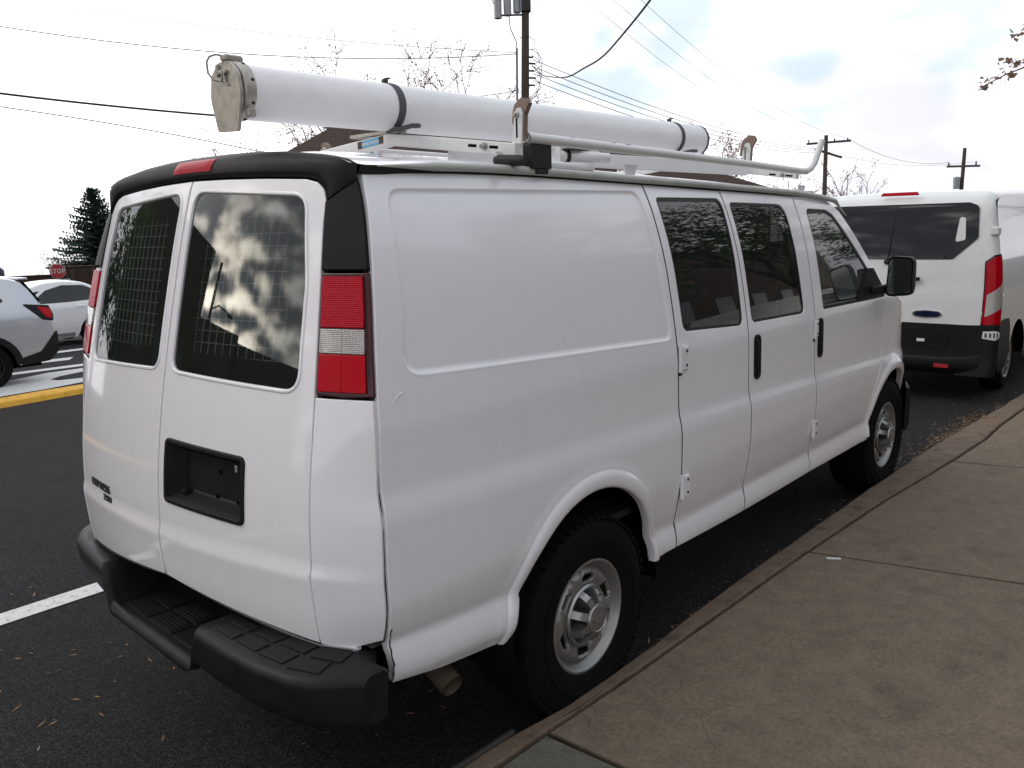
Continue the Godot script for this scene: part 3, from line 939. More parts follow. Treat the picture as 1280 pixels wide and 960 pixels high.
		mm.prism(pv([[-3.30, 1.345], [-2.78, 1.347], [-2.86, 1.43], [-2.93, 1.53], [-3.03, 1.525]]), Vector3(s * 0.918, 0, 0), Vector3(0, 0, 1), Vector3.UP, Vector3(s * 0.022, 0, 0))
		var mir := put("door_mirror", mm, M.black_plastic, van)
		var mg := MB.new()
		var row2 := PackedVector3Array()
		for w in mo: row2.append(o + Vector3(s * w.x * 0.9, w.y * 0.9, 0.004 - 0.12 * w.x))
		mg.fan(row2)
		put("mirror_glass", mg, M.mirror_glass, mir)
	# a scraped curl on the right flank
	var sc := MB.new()
	sc.tube(PackedVector3Array([Vector3(side_x(0.90, 1.365) + 0.0005, 1.365, 0.905), Vector3(side_x(0.88, 1.385) + 0.0005, 1.385, 0.885), Vector3(side_x(0.86, 1.392) + 0.0005, 1.392, 0.865)]), PackedFloat32Array([0.001, 0.002, 0.0025]), 5)
	put("scratch", sc, M.sticker_white, van.get_node("rear_side_panel"))
	var ru := MB.new()
	var rp := PackedVector3Array(); var rr := PackedFloat32Array()
	for i in 13:
		var y := lerpf(0.535, 0.705, i / 12.0)
		rp.append(Vector3(side_x(0.955, y) - 0.001 + rng.randf_range(0, 0.002), y, 0.962 + rng.randf_range(-0.006, 0.004))); rr.append(rng.randf_range(0.001, 0.004))
	ru.tube(rp, rr, 5)
	put("rust_line", ru, M.brake_iron, van.get_node("rear_side_panel"))
	build_van_rear(van)
	build_van_under(van)

func text_mesh(s: String, height: float, depth: float, bold := true, face := "Droid Sans") -> TextMesh:
	var t := TextMesh.new()
	var f := SystemFont.new(); f.font_names = PackedStringArray([face]); f.font_weight = 700 if bold else 400
	t.font = f; t.text = s; t.font_size = 64; t.pixel_size = height / 46.0; t.depth = depth
	return t

func build_van_rear(van: Node3D) -> void:
	var paint: Material = M.van_paint
	var outer := []
	for i in 12:
		var y := lerpf(0.653, 1.88, i / 11.0)
		outer.append([door_edge(y) - 0.003, y])
	var top := [[0.668, 1.935], [0.648, 1.972], [0.618, 1.993], [0.57, 2.004], [0.40, 2.014], [0.2, 2.022], [0.004, 2.026]]
	var bottom := [[0.004, 0.714], [0.2, 0.697], [0.385, 0.680], [0.56, 0.665], [0.70, 0.654]]
	var outline := pv(bottom + outer + top)
	var win := rounded(pv([[0.042, 1.986], [0.047, 1.418], [0.652, 1.398], [0.635, 1.70], [0.582, 1.952]]), [0.05, 0.045, 0.05, 0.4, 0.065], 7)
	var clear := rounded(pv([[0.115, 1.925], [0.115, 1.482], [0.580, 1.474], [0.565, 1.70], [0.512, 1.898]]), [0.04, 0.03, 0.03, 0.3, 0.05], 5)
	var plate := rounded(pv([[0.050, 1.194], [0.048, 0.986], [0.464, 0.976], [0.462, 1.182]]), 0.022, 4)
	var moulding := func(q: Vector2) -> Vector3:   # the raised lip round the glass
		var p: Vector3 = rear_face(q)
		return p
	for s in [1.0, -1.0]:
		var fl := func(poly: PackedVector2Array) -> PackedVector2Array:
			var r := PackedVector2Array()
			for q in poly: r.append(Vector2(q.x * s, q.y))
			return r
		var holes := [fl.call(win)]
		if s > 0: holes.append(fl.call(plate))
		var dr := panel("rear_door", fl.call(outline), holes, rear_face, paint, van, REF, 0.025, 0.004, 0.03)
		windows_glass("window", fl.call(win), rear_face, M.tinted_glass, dr, 0.004)
		var ring := MB.new()
		panel("frit", fl.call(win), [fl.call(clear)], rear_face, M.frit, null, REF, 0.05, 0.0, 0.0, 0.010, ring)
		put("frit_band", ring, M.frit, dr)
		var lip := MB.new()
		panel("lip", inset(ccw(fl.call(win)), -0.014), [inset(ccw(fl.call(win)), -0.001)], moulding, paint, null, REF, 0.05, 0.005, 0.006, -0.004, lip)
		put("window_frame", lip, paint, dr)
		# security grid behind the glass
		var wg := MB.new()
		for i in 15:
			var x := 0.07 + i * 0.039
			var path := PackedVector3Array()
			for j in 8:
				var y := lerpf(1.43, 1.97, j / 7.0)
				path.append(Vector3(s * x, y, rear_z(x, y) - 0.035))
			wg.tube(path, 0.0016, 4, false)
		for j in 15:
			var y := 1.43 + j * 0.038
			var path := PackedVector3Array()
			for i in 8:
				var x := lerpf(0.05, 0.63, i / 7.0)
				path.append(Vector3(s * x, y, rear_z(x, y) - 0.037))
			wg.tube(path, 0.0016, 4, false)
		stuff(put("security_grid", wg, M.wire_steel, dr))
		# door hinges hidden at the outer edge, lower bump stop
		var st := MB.new()
		st.box(Vector3(s * 0.81, 0.640, 1.020), Vector3(0.055, 0.022, 0.03), 0.006)
		put("bump_stop", st, paint, dr)
		# corner: painted below, lamp in the middle
		var cf := corner_right if s > 0 else corner_left
		panel("rear_corner_panel", pv([[0.012, 0.651], [0.45, 0.640], [0.97, 0.672], [0.97, 1.383], [0.5, 1.383], [0.012, 1.383]]), [], cf, paint, van, REF, 0.02, 0.004, 0.03)
		var lamp := panel("tail_lamp", pv([[0.015, 1.392], [0.5, 1.387], [0.985, 1.392], [0.985, 1.733], [0.015, 1.733]]), [], cf, M.red_edge, van, REF, 0.03, 0.004, 0.03, 0.002)
		for l in [["upper_lens", 1.579, 1.722, M.red_lens], ["clear_lens", 1.508, 1.577, M.clear_lens], ["lower_lens", 1.401, 1.506, M.deep_red_lens]]:
			for h in ([[0.055, 0.88]] if l[0] == "upper_lens" else [[0.055, 0.468], [0.474, 0.88]]):
				panel(l[0], rounded(pv([[h[0], l[1]], [h[1], l[1]], [h[1], l[2]], [h[0], l[2]]]), 0.005, 2), [], cf, l[3], lamp, REF, 0.02, 0.003, 0.012, -0.005)
		var seam := MB.new()   # the dark joint between the corner and the side
		var r0 := PackedVector3Array(); var r1 := PackedVector3Array()
		for i in 24:
			var y := lerpf(0.66, 2.0, i / 23.0)
			r0.append(Vector3(s * (side_x(0.96, y) - 0.014), y, rear_edge_z(y) + 0.004)); r1.append(Vector3(s * (side_x(0.96, y) - 0.014), y, rear_edge_z(y) - 0.012))
		seam.grid([r0, r1])
		put("body_seam", seam, M.rubber_seal, van)
		# black corner trim over the lamp
		panel("corner_trim", pv([[0.012, 1.739], [0.985, 1.739], [0.985, 1.80], [0.985, 1.86], [0.985, 1.93], [0.985, 1.992], [0.5, 1.968], [0.012, 1.936], [0.012, 1.86]]), [], cf, M.black_plastic, van, REF, 0.02, 0.005, 0.03, -0.003)
		if s < 0: panel("tape_patch", pv([[-0.085, 0.775], [-0.03, 0.765], [-0.022, 0.800], [-0.06, 0.812], [-0.078, 0.800]]), [], rear_face, M.sticker_white, dr, REF, 0.05, 0.0, 0.0, -0.001)
	var rs := MB.new()
	var q0 := PackedVector3Array(); var q1 := PackedVector3Array()
	for i in 30:
		var y := lerpf(0.70, 2.02, i / 29.0)
		q0.append(Vector3(-0.010, y, rear_z(0.0, y) - 0.011)); q1.append(Vector3(0.010, y, rear_z(0.0, y) - 0.011))
	rs.grid([q0, q1])
	put("door_seal", rs, M.rubber_seal, van)
	for s in [1.0, -1.0]:
		var es := MB.new()
		var e0 := PackedVector3Array(); var e1 := PackedVector3Array()
		for i in 30:
			var y := lerpf(0.65, 1.93, i / 29.0)
			var x := door_edge(y)
			e0.append(Vector3(s * (x - 0.012), y, rear_z(x, y) - 0.012)); e1.append(Vector3(s * (x + 0.012), y, rear_z(x, y) - 0.016))
		es.grid([e0, e1])
		put("door_seal", es, M.rubber_seal, van)
	# lip of the bodywork under the doors
	var sb := MB.new()
	var rr := []
	for q in [[0.012, -0.002], [-0.004, -0.010], [-0.012, -0.05], [-0.03, -0.25]]:
		var row := PackedVector3Array()
		for i in 33:
			var u := lerpf(-1.0, 1.0, i / 32.0)
			var x := u * 0.84
			var y := 0.712 - 0.10 * absf(x) * (1.0 - 0.08 * absf(x))
			row.append(Vector3(x, maxf(y, 0.645) + q[0] - 0.006, rear_z(x, 0.70) + q[1] - 0.34 * maxf(absf(x) - 0.74, 0.0) - 0.004))
		rr.append(row)
	sb.grid(rr)
	put("rear_sill", sb, paint, van)
	# black trim across the top with the high brake lamp
	var tm := MB.new()
	var inner := PackedVector3Array(); var outerl := PackedVector3Array()
	var half_in := [[0.004, 2.031], [0.12, 2.0295], [0.25, 2.025], [0.40, 2.019], [0.55, 2.010], [0.60, 2.003], [0.635, 1.990], [0.662, 1.965], [0.672, 1.938]]
	var half_out := [[0.0, 0.0], [0.12, 0], [0.25, 0], [0.42, 0], [0.60, 0], [0.67, 0], [0.715, 0], [0.752, 0], [0.778, 0]]
	for k in range(-8, 9):
		var s := 1.0 if k >= 0 else -1.0
		var a: Array = half_in[absi(k)]; var b: Array = half_out[absi(k)]
		inner.append(Vector3(s * a[0], a[1], rear_z(a[0], a[1]) + 0.002))
		var yo: float = roof_y(minf(b[0], 0.774), 0.845) + 0.003
		if absi(k) < 8: outerl.append(Vector3(s * b[0], yo, 0.845))
		else: outerl.append(corner_point(Vector2(0.99, 1.994), s) + Vector3(s * 0.003, 0, 0.003))
	var rows := []
	for j in 9:
		var t := j / 8.0
		var row := PackedVector3Array()
		for k in inner.size():
			var p := inner[k].lerp(outerl[k], t)
			var w := absf(k - 8) / 8.0
			p += Vector3(0.012 * signf(k - 8) * w, 0.016 + 0.004 * w, 0.020 - 0.012 * w * w) * pow(sin(PI * t), 0.75) * (1.0 - 0.85 * pow(w, 8.0)) + Vector3(0.0, 0.0, 0.004) * pow(w, 8.0)
			row.append(p)
		rows.append(row)
	var lipr := PackedVector3Array()
	for p in inner: lipr.append(p + Vector3(0, 0, -0.03))
	rows.push_front(lipr)
	tm.grid(rows)
	put("roof_trim", tm, M.black_plastic, van)
	var bl := MB.new()
	rows = []
	for j in 5:
		var row := PackedVector3Array()
		for i in 9:
			var x := lerpf(-0.125, 0.112, i / 8.0)
			var t := lerpf(0.16, 0.62, j / 4.0)
			var a := Vector3(x, 2.030, rear_z(x, 2.03) + 0.002); var b := Vector3(x, roof_y(x, 0.845), 0.845)
			row.append(a.lerp(b, t) + Vector3(0, 0.016, 0.020) * pow(sin(PI * t), 0.75) + Vector3(0, 0.004, 0.006) * (0.4 if j == 0 or j == 4 or i == 0 or i == 8 else 1.0))
		rows.append(row)
	bl.grid(rows)
	put("high_brake_lamp", bl, M.red_lens, van)
	# number plate recess
	var doors := van.get_node("rear_door")
	var pm := MB.new()
	panel("p", inset(ccw(plate), -0.004), [inset(ccw(plate), 0.014)], rear_face, M.black_plastic, null, REF, 0.04, 0.006, 0.012, -0.007, pm)
	rows = []
	var pl := dense(inset(ccw(plate), 0.012), 0.03)
	for q in [[0.0, -0.004], [0.01, 0.012], [0.022, 0.045], [0.03, 0.05]]:
		var row := PackedVector3Array()
		for w in inset(pl, q[0]): row.append(rear_face(w) - Vector3(0, 0, q[1]))
		rows.append(row)
	pm.grid(rows, true)
	var fl2 := PackedVector3Array()
	var tr := Geometry2D.triangulate_polygon(pl)
	var insetpl := inset(pl, 0.03)
	for k in range(0, tr.size(), 3):
		pm.tri(rear_face(insetpl[tr[k]]) - Vector3(0, 0, 0.05), rear_face(insetpl[tr[k + 1]]) - Vector3(0, 0, 0.05), rear_face(insetpl[tr[k + 2]]) - Vector3(0, 0, 0.05))
	for q in [[0.12, 1.02, 0.03, 0.02], [0.26, 1.19 - 0.02, 0.10, 0.016]]: pm.box(Vector3(q[0], q[1], rear_z(q[0], q[1]) - 0.035), Vector3(q[2], q[3], 0.03), 0.004)
	var pr := put("plate_recess", pm, M.black_plastic, doors)
	for q in [[0.285, 1.105, 0.012], [0.27, 1.025, 0.014], [0.375, 1.02, 0.014], [0.10, 1.015, 0.016]]:
		var hm := MB.new()
		hm.lathe(PackedVector2Array([Vector2(q[2] * 0.6, 0), Vector2(q[2] * 0.5, 0.004), Vector2(0, 0.004)]), Vector3(q[0], q[1], rear_z(q[0], q[1]) - 0.05), Vector3.BACK, 12)
		put("bolt_hole", hm, M.dark_void, pr)
	var bm := MB.new()
	bm.box(Vector3(0.437, 1.148, rear_z(0.437, 1.148) + 0.008), Vector3(0.012, 0.022, 0.004), 0.002)
	put("screw", bm, M.galvanised, pr)
	# lettering on the left door
	var ld := van.get_node("rear_door_001")
	for q in [["EXPRESS", -0.505, 0.932, 0.030], ["2500", -0.432, 0.896, 0.023]]:
		var o := put("lettering", text_mesh(q[0], q[3], 0.004), M.badge_grey, ld)
		var p := Vector3(q[1], q[2], rear_z(q[1], q[2]) + 0.002)
		var tx := (rear_face(Vector2(q[1] + 0.05, q[2])) - rear_face(Vector2(q[1] - 0.05, q[2]))).normalized()
		o.transform = Transform3D(Basis(tx * 1.25, Vector3.UP, tx.cross(Vector3.UP)), p)
	# --- bumper
	var xs := [-0.992, -0.982, -0.955, -0.92, -0.86, -0.76, -0.62, -0.50, -0.462, -0.435, -0.41, -0.395, -0.25, -0.1, 0.05, 0.20, 0.245, 0.262, 0.285, 0.312, 0.36, 0.5, 0.65, 0.78, 0.86, 0.905, 0.935, 0.955, 0.966]
	rows = []
	for x in xs:
		var zo: float = hermite([-1.0, -0.985, -0.95, -0.86, -0.62, -0.45, -0.1, 0.25, 0.45, 0.72, 0.87, 0.95, 0.985, 1.0], [0.97, 1.01, 1.055, 1.105, 1.160, 1.190, 1.220, 1.245, 1.262, 1.258, 1.215, 1.140, 1.10, 1.07], x)
		var low: float = smoothstep(-0.462, -0.395, x) * (1.0 - smoothstep(0.245, 0.312, x))
		var yt: float = lerpf(0.640, 0.500, low)
		var zi: float = lerpf(rear_z(x, 0.7) - 0.10, 0.93, low)
		if x > 0.84: zi = minf(lerpf(zi, 1.035, smoothstep(0.84, 0.92, x)), zo - 0.04)
		var er := minf(0.036, (zo - zi) * 0.45)
		if x < -0.88: zi = minf(lerpf(zi, 0.945, smoothstep(-0.88, -0.96, x)), zo - 0.088)
		var yb := 0.475 if x > 0.2 else lerpf(0.490, 0.440, smoothstep(-0.5, 0.2, x))
		var row := PackedVector3Array()
		row.append(Vector3(x, lerpf(0.62, 0.70, low), zi - 0.012))
		row.append(Vector3(x, lerpf(0.63, 0.52, low), zi - 0.004))
		row.append(Vector3(x, yt - 0.004 * low, lerpf(zi, zo, 0.1)))
		row.append(Vector3(x, yt, lerpf(zi, zo, 0.35)))
		row.append(Vector3(x, yt, lerpf(zi, zo - er, 0.8)))
		for k in 7:
			var a := PI * 0.5 * k / 6.0
			row.append(Vector3(x, yt - 0.032 + 0.032 * cos(a), zo - er + er * sin(a)))
		row.append(Vector3(x, lerpf(yt - 0.032, yb, 0.5), zo - 0.006))
		row.append(Vector3(x, yb + 0.03, zo - 0.016))
		row.append(Vector3(x, yb + 0.008, zo - minf(0.03, er)))
		row.append(Vector3(x, yb, zo - minf(0.06, er * 1.4)))
		row.append(Vector3(x, yb + 0.01, zi))
		rows.append(row)
	var bb := MB.new()
	# close the ends by pulling them in
	for e in [0, 1]:
		var row: PackedVector3Array = rows[0] if e == 0 else rows[-1]
		var r2 := PackedVector3Array()
		var mc := Vector3.ZERO
		for p in row: mc += p / row.size()
		for p in row: r2.append(p.lerp(mc, 0.10) + Vector3(-0.010 if e == 0 else 0.010, 0, 0))
		if e == 0: rows.push_front(r2)
		else: rows.append(r2)
	bb.grid(rows)
	bb.fan(rows[0]); bb.fan(rows[-1])
	var bum := put("rear_bumper", bb, M.bumper_plastic, van)
	# tread pads on the step and on both shoulders
	for g in [[-0.90, -0.50, 0.640, 3, 2], [-0.37, 0.22, 0.500, 3, 2], [0.36, 0.86, 0.640, 4, 2]]:
		for i in g[3]:
			for j in g[4]:
				var x0 := lerpf(g[0], g[1], float(i) / g[3]) + 0.007; var x1 := lerpf(g[0], g[1], float(i + 1) / g[3]) - 0.007
				var xm := (x0 + x1) * 0.5
				var zo2: float = hermite([-1.0, -0.95, -0.86, -0.62, -0.45, -0.1, 0.25, 0.45, 0.72, 0.87, 0.95, 1.0], [0.97, 1.055, 1.105, 1.160, 1.190, 1.220, 1.245, 1.262, 1.262, 1.232, 1.180, 1.07], xm) - 0.045
				var zi2 := 0.985 if g[2] < 0.6 else rear_z(xm, 0.7) - 0.03
				var za := lerpf(zi2, zo2, float(j) / g[4]) + 0.006; var zb := lerpf(zi2, zo2, float(j + 1) / g[4]) - 0.006
				var pb := MB.new()
				var ang := atan2(hermite([-1.0, -0.86, -0.45, 0.25, 0.72, 0.95], [0.97, 1.105, 1.19, 1.245, 1.262, 1.18], x1) - hermite([-1.0, -0.86, -0.45, 0.25, 0.72, 0.95], [0.97, 1.105, 1.19, 1.245, 1.262, 1.18], x0), x1 - x0)
				pb.box(Vector3(xm, g[2] + 0.001, (za + zb) * 0.5), Vector3(x1 - x0, 0.008, zb - za), 0.003, Basis(Vector3.UP, -ang))
				if g[2] < 0.6 and i == 1:
					for k in 5: pb.box(Vector3(xm, g[2] + 0.006, lerpf(za, zb, 0.14 + 0.18 * k)), Vector3((x1 - x0) * 0.8, 0.005, 0.008), 0.002, Basis(Vector3.UP, -ang))
				put("tread_pad", pb, M.black_plastic, bum)

func make_wheel(parent: Node, at: Vector3, side: float) -> Node3D:
	var w := sub("wheel", parent)
	w.position = at
	if side < 0: w.rotation.y = PI
	# local: +x points outwards, the rim's outer flange lies at x = 0
	var t := MB.new()
	t.lathe(PackedVector2Array([Vector2(0.205, -0.012), Vector2(0.222, 0.004), Vector2(0.24, 0.012), Vector2(0.29, 0.019), Vector2(0.335, 0.016), Vector2(0.362, 0.004), Vector2(0.374, -0.012), Vector2(0.382, -0.035), Vector2(0.385, -0.12), Vector2(0.382, -0.205), Vector2(0.37, -0.235), Vector2(0.30, -0.262), Vector2(0.21, -0.24)]), Vector3.ZERO, Vector3.RIGHT, 64)
	for k in 56:   # shoulder blocks of the tread
		var a := TAU * k / 56.0
		for xq in [-0.012, -0.065, -0.12, -0.175, -0.222]:
			var o := 0.5 * TAU / 56.0 if int(xq * 1000) % 2 == 0 else 0.0
			var rr := 0.3765 if absf(xq + 0.12) > 0.09 else 0.384
			t.box(Vector3(xq, sin(a + o) * rr, cos(a + o) * rr), Vector3(0.040, 0.028, 0.016), 0.003, Basis(Vector3.RIGHT, -(a + o)))
	t.lathe(PackedVector2Array([Vector2(0.286, 0.020), Vector2(0.288, 0.0225), Vector2(0.294, 0.022)]), Vector3.ZERO, Vector3.RIGHT, 64)
	put("tyre", t, M.tyre_rubber, w)
	var r := MB.new()
	r.lathe(PackedVector2Array([Vector2(0.2215, -0.004), Vector2(0.2215, 0.003), Vector2(0.213, 0.005), Vector2(0.206, 0.0), Vector2(0.199, -0.016), Vector2(0.190, -0.026), Vector2(0.182, -0.04), Vector2(0.178, -0.17)]), Vector3.ZERO, Vector3.RIGHT, 64)
	var dish := func(q: Vector2) -> Vector3:
		var rad := q.length()
		var h := -0.030 + 0.020 * smoothstep(0.188, 0.165, rad) - 0.012 * smoothstep(0.150, 0.12, rad)
		return Vector3(h, q.y, q.x)
	var holes := []
	for k in 6:
		var a := TAU * (k + 0.12) / 6.0
		var o := []
		for q in [[-0.034, 0.126], [0.034, 0.126], [0.040, 0.148], [0.026, 0.168], [-0.026, 0.168], [-0.040, 0.148]]: o.append(Vector2(q[0], q[1]).rotated(a))
		holes.append(rounded(PackedVector2Array(o), 0.012, 3))
	panel("d", circle(Vector2.ZERO, 0.189, 48), holes, dish, M.rim_steel, null, Vector3(-1, 0, 0), 0.02, 0.004, 0.014, 0.0, r)
	put("rim", r, M.rim_steel, w)
	var bk := MB.new()
	bk.lathe(PackedVector2Array([Vector2(0.178, -0.10), Vector2(0.0, -0.10)]), Vector3.ZERO, Vector3.RIGHT, 32)
	put("brake_disc", bk, M.brake_iron, w)
	var c := MB.new()
	c.lathe(PackedVector2Array([Vector2(0.121, -0.026), Vector2(0.121, -0.010), Vector2(0.115, -0.003), Vector2(0.108, -0.004), Vector2(0.104, -0.022)]), Vector3.ZERO, Vector3.RIGHT, 48)
	c.lathe(PackedVector2Array([Vector2(0.060, 0.034), Vector2(0.060, 0.038), Vector2(0.056, 0.046), Vector2(0.047, 0.050), Vector2(0.044, 0.047), Vector2(0.0, 0.049)]), Vector3.ZERO, Vector3.RIGHT, 48)
	for k in 8:   # ribs down the side of the cap, each with fine grooves
		var a := TAU * (k + 0.5) / 8.0
		var bs := Basis(Vector3.RIGHT, -a)
		var pr := PackedVector2Array([Vector2(0.055, -0.02), Vector2(0.055, 0.040), Vector2(0.066, 0.039), Vector2(0.088, 0.026), Vector2(0.104, 0.008), Vector2(0.110, -0.006), Vector2(0.110, -0.02)])
		c.prism(pr, bs * Vector3(0, -0.0145, 0), bs * Vector3(0, 0, 1), Vector3.RIGHT, bs * Vector3(0, 0.029, 0))
		for g in [-0.008, 0.0, 0.008]: c.box(bs * Vector3(0.0255, g, 0.084), Vector3(0.005, 0.003, 0.036), 0.001, bs * Basis(Vector3.UP, 0.62))
	put("hub_cap", c, M.cap_chrome, w)
	var d := MB.new()
	d.lathe(PackedVector2Array([Vector2(0.108, -0.018), Vector2(0.0605, -0.014), Vector2(0.0600, 0.0345)]), Vector3.ZERO, Vector3.RIGHT, 32)
	put("cap_recess", d, M.rubber_seal, w)
	var e := MB.new()
	e.prism(pv([[-0.026, -0.006], [-0.010, -0.006], [-0.010, -0.012], [0.012, -0.012], [0.012, -0.006], [0.028, -0.006], [0.024, 0.006], [0.010, 0.006], [0.010, 0.012], [-0.012, 0.012], [-0.012, 0.006], [-0.030, 0.006]]), Vector3(0.048, 0, 0), Vector3(0, 0, -1), Vector3.UP, Vector3(0.004, 0, 0))
	put("cap_emblem", e, M.rim_steel, w)
	var vm := MB.new()
	vm.tube(p3([[-0.012, -0.03, -0.145], [0.006, -0.02, -0.125]]), 0.006, 8)
	put("valve", vm, M.rubber_seal, w)
	return w

func build_van_under(van: Node3D) -> void:
	for q in [[0.931, 0.0, 1.0], [-0.931, 0.0, -1.0], [0.931, -3.43, 1.0], [-0.931, -3.43, -1.0]]:
		make_wheel(van, Vector3(q[0], 0.385, q[1]), q[2])
	# wheel housings
	for q in [[0.0, 0.452], [-3.45, 0.408]]:
		for s in [1.0, -1.0]:
			var hm := MB.new()
			var r0 := PackedVector3Array(); var r1 := PackedVector3Array(); var r2 := PackedVector3Array()
			for k in 25:
				var a := lerpf(-0.15, PI + 0.15, k / 24.0)
				var p := Vector3(0, 0.44 + sin(a) * (q[1] + 0.006), q[0] + cos(a) * (q[1] + 0.006))
				var p2 := Vector3(0, 0.44 + sin(a) * (q[1] + 0.05), q[0] + cos(a) * (q[1] + 0.05))
				r0.append(p + Vector3(s * 0.948, 0, 0)); r1.append(p2 + Vector3(s * 0.90, 0, 0)); r2.append(p2 + Vector3(s * 0.60, 0, 0))
			hm.grid([r0, r1, r2])
			hm.fan(r2)
			put("wheel_housing", hm, M.dark_void, van)
	var f := MB.new()
	f.box(Vector3(0, 0.55, -1.35), Vector3(1.18, 0.12, 4.7))
	for z in [[0.73, 0.40], [-1.73, 2.34]]: f.box(Vector3(0, 0.56, z[0]), Vector3(1.80, 0.10, z[1]))
	for x in [-0.45, 0.45]: f.box(Vector3(x, 0.42, -1.35), Vector3(0.08, 0.16, 4.9), 0.01)
	f.lathe(PackedVector2Array([Vector2(0.0, -0.85), Vector2(0.06, -0.85), Vector2(0.06, 0.85), Vector2(0.0, 0.85)]), Vector3(0, 0.385, 0), Vector3.RIGHT, 16)
	f.lathe(PackedVector2Array([Vector2(0.0, -0.14), Vector2(0.11, -0.12), Vector2(0.14, 0.0), Vector2(0.11, 0.12), Vector2(0.0, 0.14)]), Vector3(0, 0.385, 0), Vector3.BACK, 16)
	f.box(Vector3(0.0, 0.34, -1.4), Vector3(0.5, 0.24, 1.1), 0.05)
	put("underbody", f, M.dark_void, van)
	for s in [1.0, -1.0]:
		var rk := MB.new()   # rocker return
		rk.box(Vector3(s * 0.905, 0.47, -1.72), Vector3(0.02, 0.05, 2.4))
		put("rocker_flange", rk, M.rubber_seal, van)
	var ex := MB.new()
	var pa := p3([[0.50, 0.46, 0.62], [0.62, 0.455, 0.64], [0.74, 0.425, 0.655], [0.865, 0.375, 0.67]])
	ex.tube(pa, 0.041, 16, false)
	var pb := PackedVector3Array(); for i in range(pa.size() - 1, -1, -1): pb.append(pa[i])
	ex.tube(pb, 0.037, 16, false)
	put("exhaust_pipe", ex, M.exhaust_steel, van)
	# inside
	var cf := MB.new()
	cf.box(Vector3(0, 0.66, -1.3), Vector3(1.66, 0.03, 4.5))
	for s in [1.0, -1.0]: cf.box(Vector3(s * 0.74, 1.0, 0.0), Vector3(0.26, 0.06, 1.05), 0.02)
	cf.box(Vector3(-0.85, 1.16, -0.5), Vector3(0.04, 0.36, 2.9))
	cf.box(Vector3(0.85, 1.16, 0.18), Vector3(0.04, 0.36, 1.5))
	put("cargo_floor", cf, M.cab_trim, van)
	panel("cargo_lining", pv([[0.86, 0.68], [0.84, 1.96], [-1.94, 1.90], [-1.94, 0.68]]), [], side_left, M.cab_trim, van, REF, 0.12, 0.0, 0.0, 0.05)
	var hd := MB.new()
	hd.box(Vector3(0, 1.985, -0.55), Vector3(1.36, 0.02, 2.6))
	hd.box(Vector3(0, 1.985, -2.1), Vector3(1.40, 0.02, 1.1))
	put("headliner", hd, M.headliner, van)
	var bk := MB.new()
	for k in 27: bk.bar(Vector3(-0.78 + k * 0.06, 1.29, -1.98), Vector3(-0.78 + k * 0.06, 1.95, -1.98), 0.004, 0.004, Vector3.RIGHT)
	for k in 12: bk.bar(Vector3(-0.8, 1.31 + k * 0.056, -1.98), Vector3(0.8, 1.31 + k * 0.056, -1.98), 0.004, 0.004)
	put("cargo_partition", bk, M.wire_steel, van)
	var bl := MB.new(); bl.box(Vector3(0, 0.98, -1.985), Vector3(1.6, 0.62, 0.02))
	put("partition_panel", bl, M.cab_trim, van)
	for x in [-0.45, 0.45]:
		var se := MB.new()
		se.box(Vector3(x, 0.98, -2.62), Vector3(0.52, 0.16, 0.52), 0.06)
		se.box(Vector3(x, 1.30, -2.34), Vector3(0.50, 0.62, 0.14), 0.06, Basis(Vector3.RIGHT, 0.22))
		se.box(Vector3(x, 1.68, -2.25), Vector3(0.28, 0.20, 0.11), 0.05, Basis(Vector3.RIGHT, 0.15))
		put("seat", se, M.seat_cloth, van)
	var ds := MB.new()
	ds.box(Vector3(0, 1.20, -3.22), Vector3(1.64, 0.26, 0.36), 0.06)
	put("dashboard", ds, M.cab_trim, van)
	var sw := MB.new()
	var sp := PackedVector3Array()
	for k in 25: sp.append(Vector3(-0.43 + cos(TAU * k / 24.0) * 0.19, 1.32 + sin(TAU * k / 24.0) * 0.17, -2.98 - sin(TAU * k / 24.0) * 0.08))
	sw.tube(sp, 0.014, 8, false)
	sw.bar(Vector3(-0.62, 1.32, -2.98), Vector3(-0.24, 1.32, -2.98), 0.03, 0.02)
	put("steering_wheel", sw, M.cab_trim, van)

